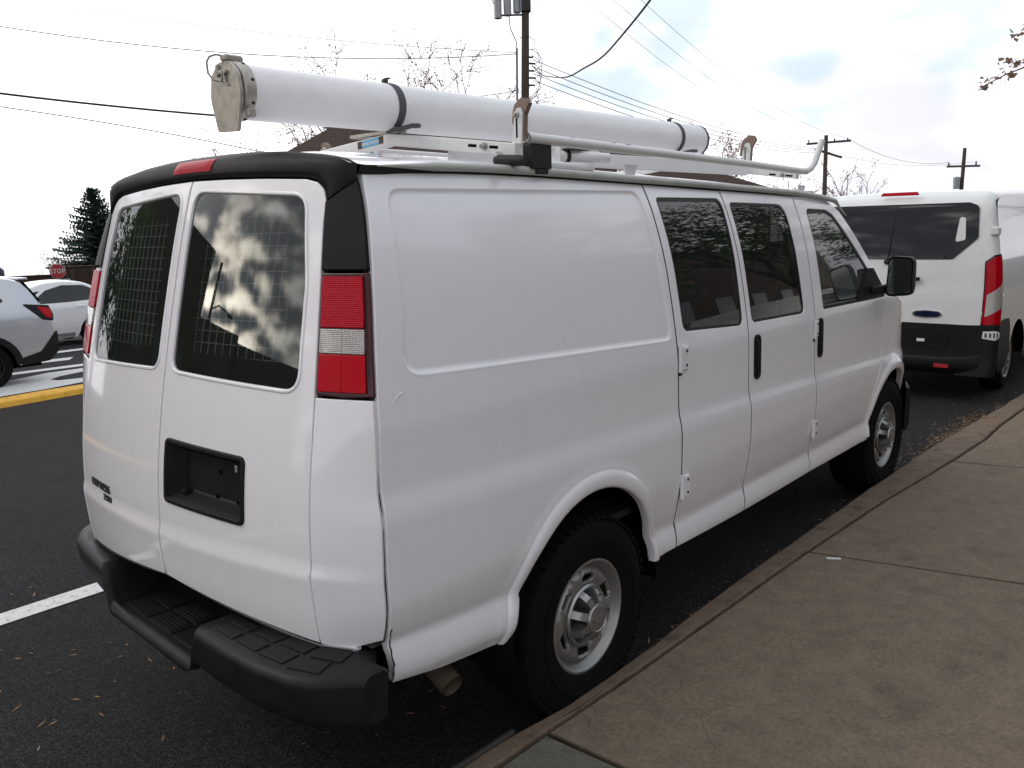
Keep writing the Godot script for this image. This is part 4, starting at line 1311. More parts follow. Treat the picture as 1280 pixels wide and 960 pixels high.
func build_rack() -> void:
	var rack := thing("ladder_rack", "white steel ladder rack with a drop-down side rod bolted across the white van's roof", "roof rack", Vector3(0, 2.1, -1.1))
	var o := Vector3(0, -2.1, 1.1)
	var W: Material = M.rack_paint
	var beam := func(pts: Array, z: float, hgt: float, wid: float, called: String) -> MeshInstance3D:
		var b := MB.new()
		b.xf.origin = o
		var rows := []
		for q in pts:
			var row := PackedVector3Array()
			for c in [[-0.5, 0.42], [-0.42, 0.5], [0.42, 0.5], [0.5, 0.42], [0.5, -0.42], [0.42, -0.5], [-0.42, -0.5], [-0.5, -0.42]]: row.append(Vector3(q[0], q[1] + c[1] * hgt, z + c[0] * wid))
			rows.append(row)
		b.grid(rows, true)
		b.fan(rows[0]); b.fan(rows[-1])
		return put(called, b, W, rack)
	var bar1: MeshInstance3D = beam.call([[0.79, 2.100], [0.45, 2.147], [0.185, 2.183], [0.152, 2.187], [0.118, 2.184], [-0.20, 2.158], [-0.45, 2.135], [-0.74, 2.106]], 0.17, 0.046, 0.042, "crossbar")
	var bar2: MeshInstance3D = beam.call([[0.70, 2.085], [0.45, 2.122], [0.13, 2.17], [-0.1, 2.195], [-0.45, 2.155], [-0.74, 2.115]], -2.40, 0.05, 0.042, "crossbar")
	var bar3: MeshInstance3D = beam.call([[0.52, 2.118], [0.13, 2.150], [-0.40, 2.150], [-0.72, 2.10]], -0.62, 0.045, 0.04, "crossbar")
	# lengthwise channel under the pipe
	var ch := MB.new(); ch.xf.origin = o
	ch.bar(Vector3(0.40, 2.128, 0.10), Vector3(0.40, 2.128, -2.36), 0.035, 0.062, Vector3.UP, 0.003)
	put("long_channel", ch, W, rack)
	# bolt ends and slots
	for q in [[0.655, 2.130, bar1], [0.62, 2.093, bar2]]:
		var zz: float = 0.17 if q[2] == bar1 else -2.40
		var bo := MB.new(); bo.xf.origin = o
		bo.lathe(PackedVector2Array([Vector2(0.013, 0), Vector2(0.013, 0.006), Vector2(0.008, 0.006), Vector2(0.008, 0.022), Vector2(0, 0.022)]), Vector3(q[0], q[1] - 0.008, zz + 0.021), Vector3.BACK, 10)
		put("bolt", bo, M.bolt_steel, q[2])
		for dx in [0.04, -0.06]:
			var sl := MB.new(); sl.xf.origin = o
			sl.box(Vector3(q[0] + dx, q[1] - 0.008 - dx * 0.13, zz + 0.0212), Vector3(0.04, 0.010, 0.0015), 0.0, Basis(Vector3.BACK, -0.13))
			put("slot", sl, M.dark_void, q[2])
	# sticker on the first crossbar
	var stb := func(x0: float, x1: float, m: Material, called: String) -> void:
		var s := MB.new(); s.xf.origin = o
		var y0 := 2.160 + 0.0875 * (x0 + 0.20) ; var y1 := 2.160 + 0.0875 * (x1 + 0.20)
		s.quad(Vector3(x0, y0 - 0.014, 0.1925), Vector3(x1, y1 - 0.014, 0.1925), Vector3(x1, y1 + 0.014, 0.1925), Vector3(x0, y0 + 0.014, 0.1925))
		put(called, s, m, bar1)
	stb.call(0.005, 0.105, M.sticker_blue, "sticker"); stb.call(-0.022, 0.005, M.sticker_brown, "sticker"); stb.call(0.105, 0.130, M.sticker_brown, "sticker")
	var tx := put("sticker_lettering", text_mesh("PRIME DESIGN", 0.0105, 0.0006), M.sticker_white, bar1)
	tx.transform = Transform3D(Basis(Vector3.BACK, 0.0875), Vector3(0.055, 2.1815, 0.1930) + o)
	# packing board under the pipe
	var pk := MB.new(); pk.xf.origin = o
	pk.box(Vector3(0.075, 2.213, 0.17), Vector3(0.28, 0.012, 0.05), 0.002)
	put("packing_board", pk, M.cast_metal, rack)
	# ladder stops: a slotted white plate with a tan rubber hook
	for q in [[0.770, 0.155, 2.118, 0.16, 1.0], [-0.31, 0.13, 2.12, 0.10, -1.0], [0.375, -2.40, 2.118, 0.215, 1.0], [-0.5, -2.40, 2.12, 0.12, -1.0]]:
		var st := sub("ladder_stop", rack)
		st.position = Vector3(q[0], q[2], q[1]) + o
		var b := MB.new()
		var k: float = q[3] / 0.16
		b.prism(pv([[-0.022, 0.0], [0.022, 0.0], [0.020, 0.105], [0.012, 0.122], [-0.004, 0.122], [-0.013, 0.105]]), Vector3(0, 0, -0.004), Vector3(k, 0, 0), Vector3(0.08 * k * q[4], k, 0), Vector3(0, 0, 0.008))
		put("plate", b, W, st)
		var c := MB.new()
		c.box(Vector3(0.004 * k, 0.06 * k, 0.0045), Vector3(0.006, 0.07 * k, 0.002))
		put("slot", c, M.dark_void, st)
		var h := MB.new()
		h.prism(pv([[-0.024, 0.075], [0.026, 0.03], [0.030, 0.10], [0.050, 0.135], [0.040, 0.152], [0.016, 0.156], [-0.012, 0.136], [-0.022, 0.11]]), Vector3(0, 0, -0.026), Vector3(k * q[4], 0, 0), Vector3(0, k, 0), Vector3(0, 0, 0.021))
		put("rubber_hook", h, M.tan_rubber, st)
		var bo := MB.new()
		bo.lathe(PackedVector2Array([Vector2(0.012, 0), Vector2(0.012, 0.005), Vector2(0.007, 0.006), Vector2(0.006, 0.018), Vector2(0, 0.018)]), Vector3(0.004 * k, 0.10 * k, 0.004), Vector3.BACK, 10)
		put("bolt", bo, M.bolt_steel, st)
	# drop-down rod along the kerb side, turned up at its front end
	var rd := MB.new(); rd.xf.origin = o
	var path := p3([[0.79, 2.144, 0.125], [0.785, 2.128, -0.8], [0.765, 2.112, -1.7], [0.752, 2.098, -2.32], [0.750, 2.100, -2.40], [0.752, 2.118, -2.46], [0.757, 2.15, -2.50], [0.772, 2.275, -2.56]])
	rd.tube(path, 0.0185, 14)
	put("drop_rod", rd, W, rack)
	var cap := MB.new(); cap.xf.origin = o
	cap.lathe(PackedVector2Array([Vector2(0.0185, 0), Vector2(0.0185, 0.003), Vector2(0.014, 0.003), Vector2(0.013, -0.004), Vector2(0.006, -0.004), Vector2(0.005, 0.006), Vector2(0, 0.006)]), Vector3(0.79, 2.144, 0.126), Vector3.BACK, 14)
	put("rod_end", cap, M.bolt_steel, rack)
	var mk := MB.new(); mk.xf.origin = o
	for z in [0.03, -0.13, -0.40, -0.50]: mk.box(Vector3(0.79, 2.142 + (z - 0.125) * 0.0155 + 0.0185, z), Vector3(0.010, 0.0015, 0.03))
	put("scuff", mk, M.grey_strap, rack)
	# black pivot bracket, roller and lower rods
	var br := MB.new(); br.xf.origin = o
	br.box(Vector3(0.790, 2.085, 0.05), Vector3(0.012, 0.085, 0.11), 0.003)
	br.box(Vector3(0.745, 2.083, 0.10), Vector3(0.10, 0.080, 0.008), 0.002)
	br.box(Vector3(0.770, 2.035, 0.045), Vector3(0.05, 0.022, 0.07), 0.006)
	var bkt := put("pivot_bracket", br, M.rubber_seal, rack)
	var pb := MB.new(); pb.xf.origin = o
	pb.lathe(PackedVector2Array([Vector2(0.008, 0), Vector2(0.008, 0.003), Vector2(0, 0.003)]), Vector3(0.735, 2.09, 0.104), Vector3.BACK, 10)
	put("bolt", pb, M.sticker_white, bkt)
	var ro := MB.new(); ro.xf.origin = o
	ro.tube(p3([[0.712, 2.070, 0.205], [0.727, 2.070, 0.203], [0.812, 2.064, 0.19], [0.828, 2.063, 0.188]]), PackedFloat32Array([0.014, 0.019, 0.019, 0.014]), 12)
	put("rubber_bumper", ro, M.rubber_seal, rack)
	var lo := MB.new(); lo.xf.origin = o
	lo.tube(p3([[0.70, 2.068, 0.12], [0.66, 2.068, -0.44]]), 0.015, 10)
	put("lower_rod", lo, W, rack)
	var sd := MB.new(); sd.xf.origin = o
	sd.tube(p3([[0.60, 2.113, -0.30], [0.70, 2.105, -0.50]]), 0.021, 12)
	sd.box(Vector3(0.60, 2.11, -0.28), Vector3(0.05, 0.07, 0.008), 0.001)
	sd.box(Vector3(0.58, 2.145, -0.42), Vector3(0.03, 0.02, 0.34), 0.002)
	put("spring_cylinder", sd, W, rack)
	var cl := MB.new(); cl.xf.origin = o
	cl.tube(p3([[0.613, 2.112, -0.326], [0.620, 2.112, -0.340]]), 0.025, 12)
	cl.box(Vector3(0.635, 2.138, -0.37), Vector3(0.05, 0.008, 0.12), 0.002)
	put("clamp", cl, M.rubber_seal, rack)
	var cn := MB.new(); cn.xf.origin = o
	cn.box(Vector3(0.665, 2.045, -0.40), Vector3(0.014, 0.022, 0.014), 0.003)
	put("wing_nut", cn, M.rubber_seal, rack)
	var stb2 := MB.new(); stb2.xf.origin = o
	stb2.tube(p3([[-0.02, 2.150, -0.55], [-0.02, 2.156, 0.10]]), 0.017, 12)
	put("inner_rod", stb2, W, rack)
	# feet on the gutters
	for z in [0.17, -0.62, -2.40]:
		for s in [1.0, -1.0]:
			var ft := MB.new(); ft.xf.origin = o
			var gx := 0.742
			ft.prism(pv([[-0.05, 0.055], [0.05, 0.055], [0.025, 0.0], [-0.025, 0.0]]), Vector3(s * (gx - 0.02), gutter(z) + 0.012, z), Vector3(0, 0, 1), Vector3.UP, Vector3(s * 0.006, 0, 0))
			ft.box(Vector3(s * gx, gutter(z) + 0.014, z), Vector3(0.05, 0.012, 0.06), 0.002)
			put("gutter_foot", ft, W, rack)

func build_pipe() -> void:
	var c := Vector3(0.165, 2.302, -0.75)
	var pipe := thing("pipe_carrier", "long white plastic pipe with a metal end cap strapped lengthwise on the ladder rack", "pipe", c)
	var b := MB.new()
	b.lathe(PackedVector2Array([Vector2(0.085, -1.44), Vector2(0.0875, -1.44), Vector2(0.0875, 1.59), Vector2(0.083, 1.59), Vector2(0.083, -1.4)]), Vector3.ZERO, Vector3.BACK, 64)
	put("tube", b, M.pvc, pipe)
	var cp := MB.new()
	cp.lathe(PackedVector2Array([Vector2(0.0885, 1.572), Vector2(0.0925, 1.574), Vector2(0.0925, 1.610), Vector2(0.088, 1.614), Vector2(0.0, 1.616)]), Vector3.ZERO, Vector3.BACK, 48)
	cp.box(Vector3(0, 0.10, 1.598), Vector3(0.034, 0.022, 0.07), 0.006)
	cp.box(Vector3(0.085, -0.075, 1.600), Vector3(0.03, 0.03, 0.03), 0.006)
	var cap := put("end_cap", cp, M.cast_metal, pipe)
	var rv := MB.new()
	for k in 8: rv.lathe(PackedVector2Array([Vector2(0.006, 0), Vector2(0.005, 0.003), Vector2(0, 0.004)]), Vector3(cos(TAU * k / 8 + 0.3) * 0.0922, sin(TAU * k / 8 + 0.3) * 0.0922, 1.585), Vector3(cos(TAU * k / 8 + 0.3), sin(TAU * k / 8 + 0.3), 0), 8)
	put("rivet", rv, M.brake_iron, cap)
	var dr := MB.new()
	dr.prism(rounded(pv([[-0.060, -0.125], [0.052, -0.130], [0.086, -0.02], [0.075, 0.05], [0.03, 0.088], [-0.03, 0.088], [-0.075, 0.05], [-0.088, -0.02]]), [0.015, 0.015, 0.06, 0.04, 0.03, 0.03, 0.04, 0.06], 4), Vector3(0, 0, 1.619), Vector3.RIGHT, Vector3.UP, Vector3(0, 0, 0.012))
	dr.box(Vector3(0.0, 0.055, 1.636), Vector3(0.05, 0.014, 0.012), 0.004)
	dr.box(Vector3(-0.025, 0.062, 1.636), Vector3(0.012, 0.04, 0.014), 0.004)
	put("hinged_lid", dr, M.cast_metal, cap)
	var wr := MB.new()
	var hp := PackedVector3Array()
	for q in [[0.0, 0.105, 1.60], [-0.015, 0.110, 1.62], [-0.030, 0.104, 1.635], [-0.040, 0.088, 1.64], [-0.040, 0.055, 1.638], [-0.032, 0.036, 1.628], [-0.015, 0.030, 1.62], [0.0, 0.028, 1.616], [0.008, 0.06, 1.616]]: hp.append(Vector3(q[0], q[1], q[2] + 0.024))
	wr.tube(hp, 0.0035, 8)
	var hp2 := p3([[0.012, 0.05, 1.639], [0.012, 0.025, 1.639], [0.03, 0.012, 1.636]])
	wr.tube(hp2, 0.003, 8)
	put("latch_wire", wr, M.bolt_steel, cap)
	for z in [0.945, -1.15]:
		var st := MB.new()
		var rr := []
		for zz in [[-0.017, 0.089], [-0.017, 0.0905], [0.017, 0.0905], [0.017, 0.089]]:
			var row := PackedVector3Array()
			for k in 41:
				var a := lerpf(-0.95, PI + 0.95, k / 40.0)
				row.append(Vector3(cos(a) * zz[1], sin(a) * zz[1], z + zz[0]))
			rr.append(row)
		st.grid(rr)
		st.box(Vector3(0.078, -0.083, z), Vector3(0.15, 0.010, 0.034), 0.002, Basis(Vector3.BACK, 0.10))
		st.box(Vector3(0.155, -0.080, z), Vector3(0.03, 0.016, 0.026), 0.004)
		st.box(Vector3(-0.005, 0.098, z), Vector3(0.022, 0.014, 0.022), 0.004)
		st.box(Vector3(0.008, 0.105, z), Vector3(0.028, 0.006, 0.014), 0.002)
		put("strap", st, M.grey_strap, pipe)
	var fc := MB.new()
	fc.lathe(PackedVector2Array([Vector2(0.0885, -1.425), Vector2(0.0895, -1.427), Vector2(0.0895, -1.446), Vector2(0.0, -1.448)]), Vector3.ZERO, Vector3.BACK, 40)
	put("front_cap", fc, M.grey_strap, pipe)

# ------------------------------------------------------------------ ground
func fall(x: float) -> float:   # the ground falls away to the left of the parking lane
	return -0.045 * clampf(-x - 2.5, 0.0, 75.0) - 0.07 * maxf(-x - 77.5, 0.0)

func on_ground(poly: PackedVector2Array, lift: float, mb: MB) -> void:   # poly in (x, z)
	mb.flat_poly(poly, func(q: Vector2) -> Vector3: return Vector3(q.x, fall(q.x) + lift, q.y))

const KERB_IN := [[14.0, 0.99], [3.0, 0.99], [1.4, 0.985], [0.65, 0.985], [0.3, 1.0], [-0.2, 1.025], [-0.87, 1.04], [-1.73, 1.06], [-2.83, 1.11], [-4.16, 1.215], [-4.89, 1.255], [-5.35, 1.245], [-6.2, 1.27], [-8.0, 1.30], [-60.0, 1.35]]
const KERB_OUT := [[14.0, 0.90], [3.0, 0.90], [1.4, 0.895], [0.5, 0.90], [0.15, 0.945], [-0.4, 0.952], [-0.92, 0.935], [-1.8, 0.94], [-3.3, 0.955], [-4.4, 0.985], [-5.2, 1.03], [-6.16, 1.09], [-7.5, 1.15], [-10.0, 1.18], [-60.0, 1.22]]
const TOP := 0.10

func kerb_x(tab: Array, z: float) -> float:
	for i in tab.size() - 1:
		if z <= tab[i][0] and z >= tab[i + 1][0]: return lerpf(tab[i][1], tab[i + 1][1], (z - tab[i][0]) / (tab[i + 1][0] - tab[i][0]))
	return tab[0][1] if z > tab[0][0] else tab[-1][1]

func build_ground() -> void:
	var g := MB.new()
	var rows := []
	for x in [-900.0, -200.0, -77.5, -2.5, 20.0, 200.0, 500.0]:
		var row := PackedVector3Array()
		for z in [-900.0, -300.0, -80.0, 60.0, 300.0]: row.append(Vector3(x, fall(x) - 0.06, z))
		rows.append(row)
	for i in rows.size() - 1:
		for j in 4: g.quad(rows[i][j], rows[i + 1][j], rows[i + 1][j + 1], rows[i][j + 1])
	structure("ground", g, M.far_asphalt)
	var r := MB.new()
	var xs := [-40.0, -2.5, 1.30]
	for i in 2:
		for j in 20:
			var z0 := lerpf(40.0, -90.0, j / 20.0); var z1 := lerpf(40.0, -90.0, (j + 1) / 20.0)
			r.quad(Vector3(xs[i], fall(xs[i]), z0), Vector3(xs[i + 1], fall(xs[i + 1]), z0), Vector3(xs[i + 1], fall(xs[i + 1]), z1), Vector3(xs[i], fall(xs[i]), z1))
	structure("road", r, M.asphalt)
	# parking-lane line
	var line := MB.new()
	on_ground(pv([[-1.93, 9.0], [-1.72, -60.0], [-1.60, -60.0], [-1.78, 9.0]]), 0.004, line)
	structure("lane_line", line, M.white_marking)
	for q in [[[-16.16, -3.6], [-15.61, -3.45], [-15.30, -4.80], [-15.84, -5.10]], [[-17.9, -4.4], [-17.35, -4.4], [-17.38, -8.5], [-17.84, -8.5]], [[-14.22, -3.0], [-13.80, -3.0], [-13.50, -6.8], [-13.94, -6.8]]]:
		var b := MB.new(); on_ground(pv(q), 0.004, b)
		structure("lane_line", b, M.white_marking)
	var arrow := MB.new()
	on_ground(pv([[-10.75, -1.2], [-12.9, -1.0], [-12.95, -2.9], [-13.30, -3.61], [-13.25, -5.2], [-12.72, -5.2], [-12.70, -3.99], [-12.45, -3.45], [-12.13, -3.17], [-11.85, -3.20], [-11.70, -3.56], [-11.62, -5.2], [-11.1, -5.2], [-11.14, -3.32], [-10.95, -2.7]]), 0.004, arrow)
	structure("turn_marking", arrow, M.white_marking)
	# kerb
	var k := MB.new()
	var zs := []
	var z := 13.0
	while z > -55.0:
		zs.append(z); z -= 0.12 if absf(z + 2.0) < 6.0 else 0.8
	rows = []
	var fn := FastNoiseLite.new(); fn.seed = 5; fn.frequency = 2.2
	for zz in zs:
		var a := kerb_x(KERB_OUT, zz) + fn.get_noise_1d(zz) * 0.008 + fn.get_noise_1d(zz * 7.0 + 9.0) * 0.004; var b := kerb_x(KERB_IN, zz) - 0.014 + fn.get_noise_1d(zz + 50.0) * 0.006 + fn.get_noise_1d(zz * 8.0 + 70.0) * 0.004
		var w := fn.get_noise_1d(zz + 90.0) * 0.004
		rows.append([Vector3(a - 0.014, -0.05, zz), Vector3(a - 0.004, TOP - 0.020 + w, zz), Vector3(a + 0.006 + w, TOP - 0.004 + w, zz), Vector3(a + 0.05, TOP + 0.001, zz), Vector3(b - 0.006, TOP + 0.001, zz), Vector3(b + 0.001, TOP - 0.006, zz), Vector3(b + 0.002, TOP - 0.05, zz)])
	for q in [[0, 1], [1, 2], [2, 3, 4], [4, 5], [5, 6]]:
		var strip := []
		for rw in rows:
			var row := PackedVector3Array()
			for i in q: row.append(rw[i])
			strip.append(row)
		k.grid(strip)
	structure("kerb", k, M.kerb_concrete)
	var gd := MB.new()
	var grows := []
	for zz in zs: grows.append(PackedVector3Array([Vector3(kerb_x(KERB_OUT, zz) - 0.085 + fn.get_noise_1d(zz * 3.0) * 0.05, 0.004, zz), Vector3(kerb_x(KERB_OUT, zz) + 0.01, 0.006, zz)]))
	gd.grid(grows)
	structure("gutter", gd, M.dirt)
	# steel nosing on the kerb beside the van's rear
	var sn := MB.new()
	var pth := PackedVector3Array()
	for i in 9:
		var zz := lerpf(2.6, 0.42, i / 8.0)
		pth.append(Vector3(kerb_x(KERB_OUT, zz) - 0.012, TOP - 0.004, zz))
	sn.tube(pth, 0.014, 8)
	structure("kerb_nosing", sn, M.steel_edge)
	# sidewalk: dirt bed with a slab for each field
	var bed := MB.new()
	rows = []
	for zz in zs: rows.append(PackedVector3Array([Vector3(kerb_x(KERB_IN, zz) - 0.012, TOP - 0.02, zz), Vector3(4.2, TOP - 0.02, zz)]))
	bed.grid(rows)
	var walk := structure("sidewalk", bed, M.dirt)
	var cuts := [12.8, 10.6, 8.4, 6.2, 4.1, 2.45, 0.355, -1.80, -4.05, -6.25, -8.4, -10.6, -12.8, -15.0, -19.0, -24.0, -30.0, -40.0, -54.0]
	for i in cuts.size() - 1:
		for col in 2:
			var za: float = cuts[i] - 0.009; var zb: float = cuts[i + 1] + 0.009
			var o := []
			var m := maxi(2, int((za - zb) / 0.15))
			var ska := -0.235 if i >= 7 else 0.0; var skb := -0.235 if i + 1 >= 7 else 0.0
			if col == 0:
				for j in m + 1:
					var zz := lerpf(za, zb, float(j) / m)
					o.append([kerb_x(KERB_IN, zz) + 0.011 + fn.get_noise_1d(zz * 2.0 + 20.0) * 0.004, zz])
				o.append([2.62, zb + skb * 1.4]); o.append([2.62, za + ska * 1.4])
			else:
				o = [[2.64, za + ska * 1.4], [2.64, zb + skb * 1.4], [4.19, zb + skb * 3.0], [4.19, za + ska * 3.0]]
			var tilt := rng.randf_range(-0.003, 0.003)
			var f := func(q: Vector2) -> Vector3: return Vector3(q.x, TOP + 0.001 + tilt * (q.x - 1.8), q.y)
			panel("slab", pv(o), [], f, M.grey_concrete if i == 5 else M.concrete, walk, Vector3(1.8, -1, (za + zb) * 0.5), 0.7, 0.006, 0.03)
	var vg := MB.new()
	vg.box(Vector3(6.1, 0.03, -20.0), Vector3(3.8, 0.14, 66.0), 0.02)
	structure("verge", vg, M.grass)
	# raised yellow island kerb on the far side of the lane
	var y := MB.new()
	rows = []
	var zy := 6.0
	while zy > -26.0:
		var w := fn.get_noise_1d(zy * 1.6) * 0.03
		var x0 := -9.62 + 0.125 * (zy + 1.6)
		rows.append(PackedVector3Array([Vector3(x0 + 0.05, fall(x0) - 0.05, zy), Vector3(x0 + w * 0.4, fall(x0) + 0.055, zy), Vector3(x0 - 0.03, fall(x0) + 0.078 + w * 0.3, zy), Vector3(x0 - 0.30, fall(x0) + 0.085 + w * 0.4, zy), Vector3(x0 - 0.34, fall(x0) + 0.06, zy), Vector3(x0 - 0.36, fall(x0) - 0.05, zy)]))
		zy -= 0.25
	y.grid(rows)
	structure("island_kerb", y, M.yellow_marking)

func scatter(called: String, n: int, pick: Callable, sizes: Vector2, m: Material, label: String, category: String) -> void:
	var lf := MB.new()
	lf.tri(Vector3(-0.5, 0, 0), Vector3(0.05, 0.05, 0.10), Vector3(0.5, 0.10, 0))
	lf.tri(Vector3(-0.5, 0, 0), Vector3(0.5, 0.10, 0), Vector3(-0.05, 0.03, -0.10))
	var mm := MultiMesh.new()
	mm.transform_format = MultiMesh.TRANSFORM_3D; mm.use_colors = true
	mm.mesh = lf.mesh(); mm.instance_count = n
	for i in n:
		var p: Vector3 = pick.call()
		var s := rng.randf_range(sizes.x, sizes.y)
		mm.set_instance_transform(i, Transform3D(Basis.from_euler(Vector3(rng.randf_range(-0.2, 0.2), rng.randf() * TAU, rng.randf_range(-0.2, 0.2))).scaled(Vector3(s, s, s * rng.randf_range(0.7, 1.5))), p))
		var k := rng.randf_range(0.35, 1.3)
		mm.set_instance_color(i, Color(k, k * rng.randf_range(0.75, 1.05), k * rng.randf_range(0.6, 1.0)))
	var o := MultiMeshInstance3D.new()
	o.name = numbered(called); o.multimesh = mm; o.material_override = m
	add_child(o, true)
	tag(o, label, category); stuff(o)

func build_litter() -> void:
	scatter("leaf_litter", 480, func() -> Vector3:
		var z := rng.randf_range(-0.2, 5.0); var x := rng.randf_range(-2.2, 0.88)
		return Vector3(x, 0.004, z), Vector2(0.008, 0.046), M.leaf_litter, "dry tan flecks of leaf scattered on the asphalt behind the white van", "leaf litter")
	scatter("gutter_leaf_litter", 2200, func() -> Vector3:
		var z := rng.randf_range(-7.5, 0.3)
		if rng.randf() < 0.5: z = rng.randfn(-5.6, 0.7)
		var x := kerb_x(KERB_OUT, z) - 0.01 - absf(rng.randfn(0.0, 0.13 if z < -4.0 else 0.05))
		return Vector3(x, 0.004, z), Vector2(0.012, 0.038), M.leaf_litter, "rusty brown leaf bits gathered in the gutter along the kerb", "leaf litter")
	scatter("sidewalk_leaf_litter", 260, func() -> Vector3:
		var z := rng.randf_range(-9.0, 1.6); var x := kerb_x(KERB_IN, z) + absf(rng.randfn(0.0, 0.5)) - 0.07
		if rng.randf() < 0.35: x = kerb_x(KERB_IN, z) + rng.randfn(0.0, 0.02)
		return Vector3(x, TOP + 0.004, z), Vector2(0.004, 0.016), M.leaf_litter, "tiny brown crumbs of leaf on the concrete sidewalk and in its joints", "leaf litter")
	var p := MB.new()
	p.tube(p3([[-0.035, 0.006, 0.0], [0.0, 0.007, 0.002], [0.035, 0.006, -0.003]]), 0.006, 8)
	var o := put("cigarette_end", p, M.paper)
	o.position = Vector3(1.215, TOP + 0.001, -1.77); o.rotation.y = 0.5
	tag(o, "small white cigarette end lying on the sidewalk at the joint between two slabs", "litter")

# ------------------------------------------------------------------ other vehicles
func car_wheel(parent: Node, at: Vector3, r: float, side: float, rim: Material, spokes: int) -> void:
	var w := sub("wheel", parent)
	w.position = at
	if side < 0: w.rotation.y = PI
	var t := MB.new()
	t.lathe(PackedVector2Array([Vector2(r * 0.62, -0.02), Vector2(r * 0.70, 0.005), Vector2(r * 0.88, 0.008), Vector2(r * 0.97, -0.015), Vector2(r, -0.05), Vector2(r, -0.16), Vector2(r * 0.95, -0.20), Vector2(r * 0.6, -0.2)]), Vector3.ZERO, Vector3.RIGHT, 40)
	put("tyre", t, M.tyre_rubber, w)
	var m := MB.new()
	m.lathe(PackedVector2Array([Vector2(r * 0.64, -0.005), Vector2(r * 0.64, 0.004), Vector2(r * 0.58, -0.006), Vector2(r * 0.55, -0.06), Vector2(0, -0.07)]), Vector3.ZERO, Vector3.RIGHT, 36)
	for k in spokes:
		var a := TAU * k / spokes
		m.box(Vector3(-0.018, sin(a) * r * 0.34, cos(a) * r * 0.34), Vector3(0.03, r * 0.12, r * 0.52), 0.008, Basis(Vector3.RIGHT, -a))
	m.lathe(PackedVector2Array([Vector2(r * 0.16, -0.03), Vector2(r * 0.15, 0.0), Vector2(0, 0.004)]), Vector3.ZERO, Vector3.RIGHT, 20)
	put("rim", m, rim, w)

# top: silhouette from the rear bottom over the roof to the front bottom in (z, y); low: the underside back to the start. hw(z, y): half width.
func shell(root: Node3D, top: Array, low: Array, hw: Callable, paint: Material, crown: float, round_w: float) -> void:
	var prof := PackedVector2Array()
	var tp := pv(top)
	for i in tp.size() - 1:
		var k := maxi(1, int(tp[i].distance_to(tp[i + 1]) / 0.10))
		for s in k: prof.append(tp[i].lerp(tp[i + 1], float(s) / k))
	prof.append(tp[-1])
	for it in 2:   # soften the corners
		var q := prof.duplicate()
		for i in range(1, prof.size() - 1): q[i] = prof[i - 1] * 0.25 + prof[i] * 0.5 + prof[i + 1] * 0.25
		prof = q
	var cen := Vector2.ZERO
	for q in prof: cen += q / prof.size()
	var rows := []
	var us := [-1.0, -0.99, -0.965, -0.93, -0.88, -0.8, -0.6, -0.3, 0.0, 0.3, 0.6, 0.8, 0.88, 0.93, 0.965, 0.99, 1.0]
	for i in prof.size():
		var e := (prof[mini(i + 1, prof.size() - 1)] - prof[maxi(i - 1, 0)]).normalized()
		var nn := Vector2(-e.y, e.x)
		if nn.dot(prof[i] - cen) > 0: nn = -nn
		var w: float = hw.call(prof[i].x, prof[i].y)
		var row := PackedVector3Array()
		for u in us:
			var t := clampf((absf(u) - 0.86) / 0.14, 0.0, 1.0)
			var q: Vector2 = prof[i] + nn * (crown * u * u + round_w * (1.0 - sqrt(maxf(0.0, 1.0 - t * t))))
			row.append(Vector3(u * w, q.y, q.x))
		rows.append(row)
	var b := MB.new()
	b.grid(rows)
	put("body", b, paint, root)
	var outl := PackedVector2Array()
	for i in prof.size():
		var e := (prof[mini(i + 1, prof.size() - 1)] - prof[maxi(i - 1, 0)]).normalized()
		var nn := Vector2(-e.y, e.x)
		if nn.dot(prof[i] - cen) > 0: nn = -nn
		outl.append(prof[i] + nn * (crown + round_w - 0.006))
	for q in low: outl.append(Vector2(q[0], q[1]))
	for s in [1.0, -1.0]:
		var f := func(q: Vector2) -> Vector3: return Vector3(s * hw.call(q.x, q.y), q.y, q.x)
		panel("side_panel", outl, [], f, paint, root, Vector3(0, 0.9, cen.x), 0.08, 0.0, 0.0)

func side_part(root: Node, called: String, poly: Array, hw: Callable, m: Material, proud := 0.004, sides := [1.0, -1.0], rnd := 0.02) -> void:
	for s in sides:
		var f := func(q: Vector2) -> Vector3: return Vector3(s * hw.call(q.x, q.y), q.y, q.x)
		panel(called, rounded(pv(poly), rnd, 4) if rnd > 0.0 else pv(poly), [], f, m, root, Vector3(0, 0.9, poly[0][0]), 0.08, 0.002, 0.01, -proud)

